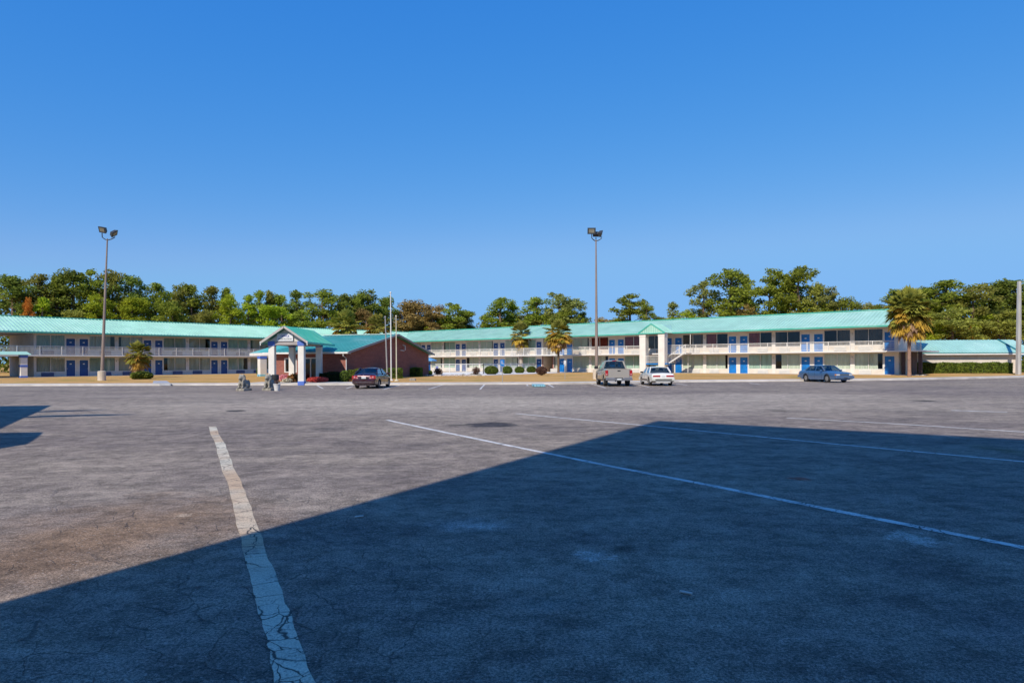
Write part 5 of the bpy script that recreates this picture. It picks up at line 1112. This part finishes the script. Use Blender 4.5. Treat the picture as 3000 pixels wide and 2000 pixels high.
m = MB(); m.box(-3.052,-3.042,-.16,.16,.49,.60); m.build('licence_plate', PLATE, r); m = MB(); m.cbox(2.80,2.98,-.92,.92,.50,.72,.05); m.build('front_bumper', CHROME, r, True)
m = MB(); m.box(-.86,-.80,-.16,.16,1.875,1.935); m.build('high_brake_light', REDL, r); m = MB(); m.tube([(-2.4,.2,.42),(-2.95,.25,.40)], .04, 8); m.beam((-2.9,-.1,.40),(-3.1,-.1,.40),.08); m.build('tow_hitch', BLACKP, r); m = MB(); m.tube([(-2.2,-1.0,.0),(-2.2,-1.0,.0)], .01) if 0 else m.box(-2.05,-1.95,-.98,-.72,.3,.62); m.box(-2.05,-1.95,.72,.98,.3,.62); m.build('mud_flap', BLACKP, r)
m = MB(); m.beam((-1.1,1.0,.44),(1.2,1.0,.44),.12,.06); m.beam((-1.1,-1.0,.44),(1.2,-1.0,.44),.12,.06); m.build('running_board', BLACKP, r); seams(r, P, (-.92,.02,1.05), .55)

# ------------------------------------------------------------------ unseen building and added canopy, both fitted to throw the long shadows
k_ = 1/math.tan(R(SUN_EL)); sd_ = Vector((math.sin(R(SUN_AZ)), math.cos(R(SUN_AZ))))
tip = gnd(1925, 1232).xy; far = gnd(3000, 1286.5).xy; HB = 21.5; c0 = tip - sd_*k_*HB; ed = (far - tip).normalized(); bk = Vector((ed.y, -ed.x))
bk = Vector((-math.sin(R(SUN_AZ-3)), -math.cos(R(SUN_AZ-3))))
hb = empty('unseen_shadow_building', (c0.x, c0.y, 0), 0, 'tall plain beige hotel block unseen behind the camera, fitted to the foreground shadow', 'occluder')  # building inferred from its shadow; kind invented, height and plan fitted to that outline
poly = [Vector((0,0)), ed*46, ed*46+bk*17, bk*17]; m = MB(); m.prism([tuple(p) for p in poly], 0, HB-.4); m.build('wall', CREAM, hb)
m = MB(); m.prism([tuple(p) for p in poly], HB-.398, HB); m.build('roof', SOFFIT, hb)
for fl in range(6):
    for k in range(11):
        m = MB(); p = ed*(2.2+k*4.0); n_ = -bk; a_ = p + n_*.03; b2 = p + ed*1.7 + n_*.03; m.loft([[(q.x,q.y,z) for q in (p, p+ed*1.7, b2, a_)] for z in (1.0+fl*3.4, 2.5+fl*3.4)]); m.build('window', DARKM, hb)
HCN = 5.0; off = sd_*k_*HCN
rc = empty('shadow_canopy', (0,0,0), 0, 'pale two-part canopy on columns, added unseen at left to cast shadows', 'canopy')  # added out of view; slab outlines cut to cast the left-hand shadows
def slab(pts, nm):
    m = MB(); P_ = [gnd(*p).xy - off if isinstance(p, tuple) else p - off for p in pts]; m.prism([(p.x, p.y) for p in P_], HCN-.16, HCN); return m.build(nm, WHITE, rc)
slab([(151,1187),(104,1209),(60,1228),(0,1256),Vector((-22,14.8)),Vector((-34,24)),Vector((-32,30.2)),(0,1189)], 'shadow_slab')
slab([(127,1265),(112,1280),(80,1300),(0,1313),Vector((-17,12)),Vector((-21,14)),Vector((-19,18.4)),(0,1267)], 'shadow_slab')
for pt in (Vector((-27,18)), Vector((-31,25)), Vector((-22,25)), Vector((-16.5,15.3))):
    q = pt - off; m = MB(); m.box(q.x-.2,q.x+.2,q.y-.2,q.y+.2,0,HCN-.17); m.build('column', WHITE, rc)
for a_, b_ in (((100,1205.5),(318,1199.5)), ((192,1217),(403,1212.5))):  # invented bars that cast the two thin shadow streaks
    p = gnd(*a_).xy - off; q = gnd(*b_).xy - off; m = MB(); m.tube([(p.x-.9,p.y-.3,HCN-.08),(p.x,p.y,HCN-.08),(p.x*.5+q.x*.5,p.y*.5+q.y*.5,HCN-.08),(q.x,q.y,HCN-.08)], [.30,.30,.26,.06], 8); m.build('shadow_bar', GREYM, rc)
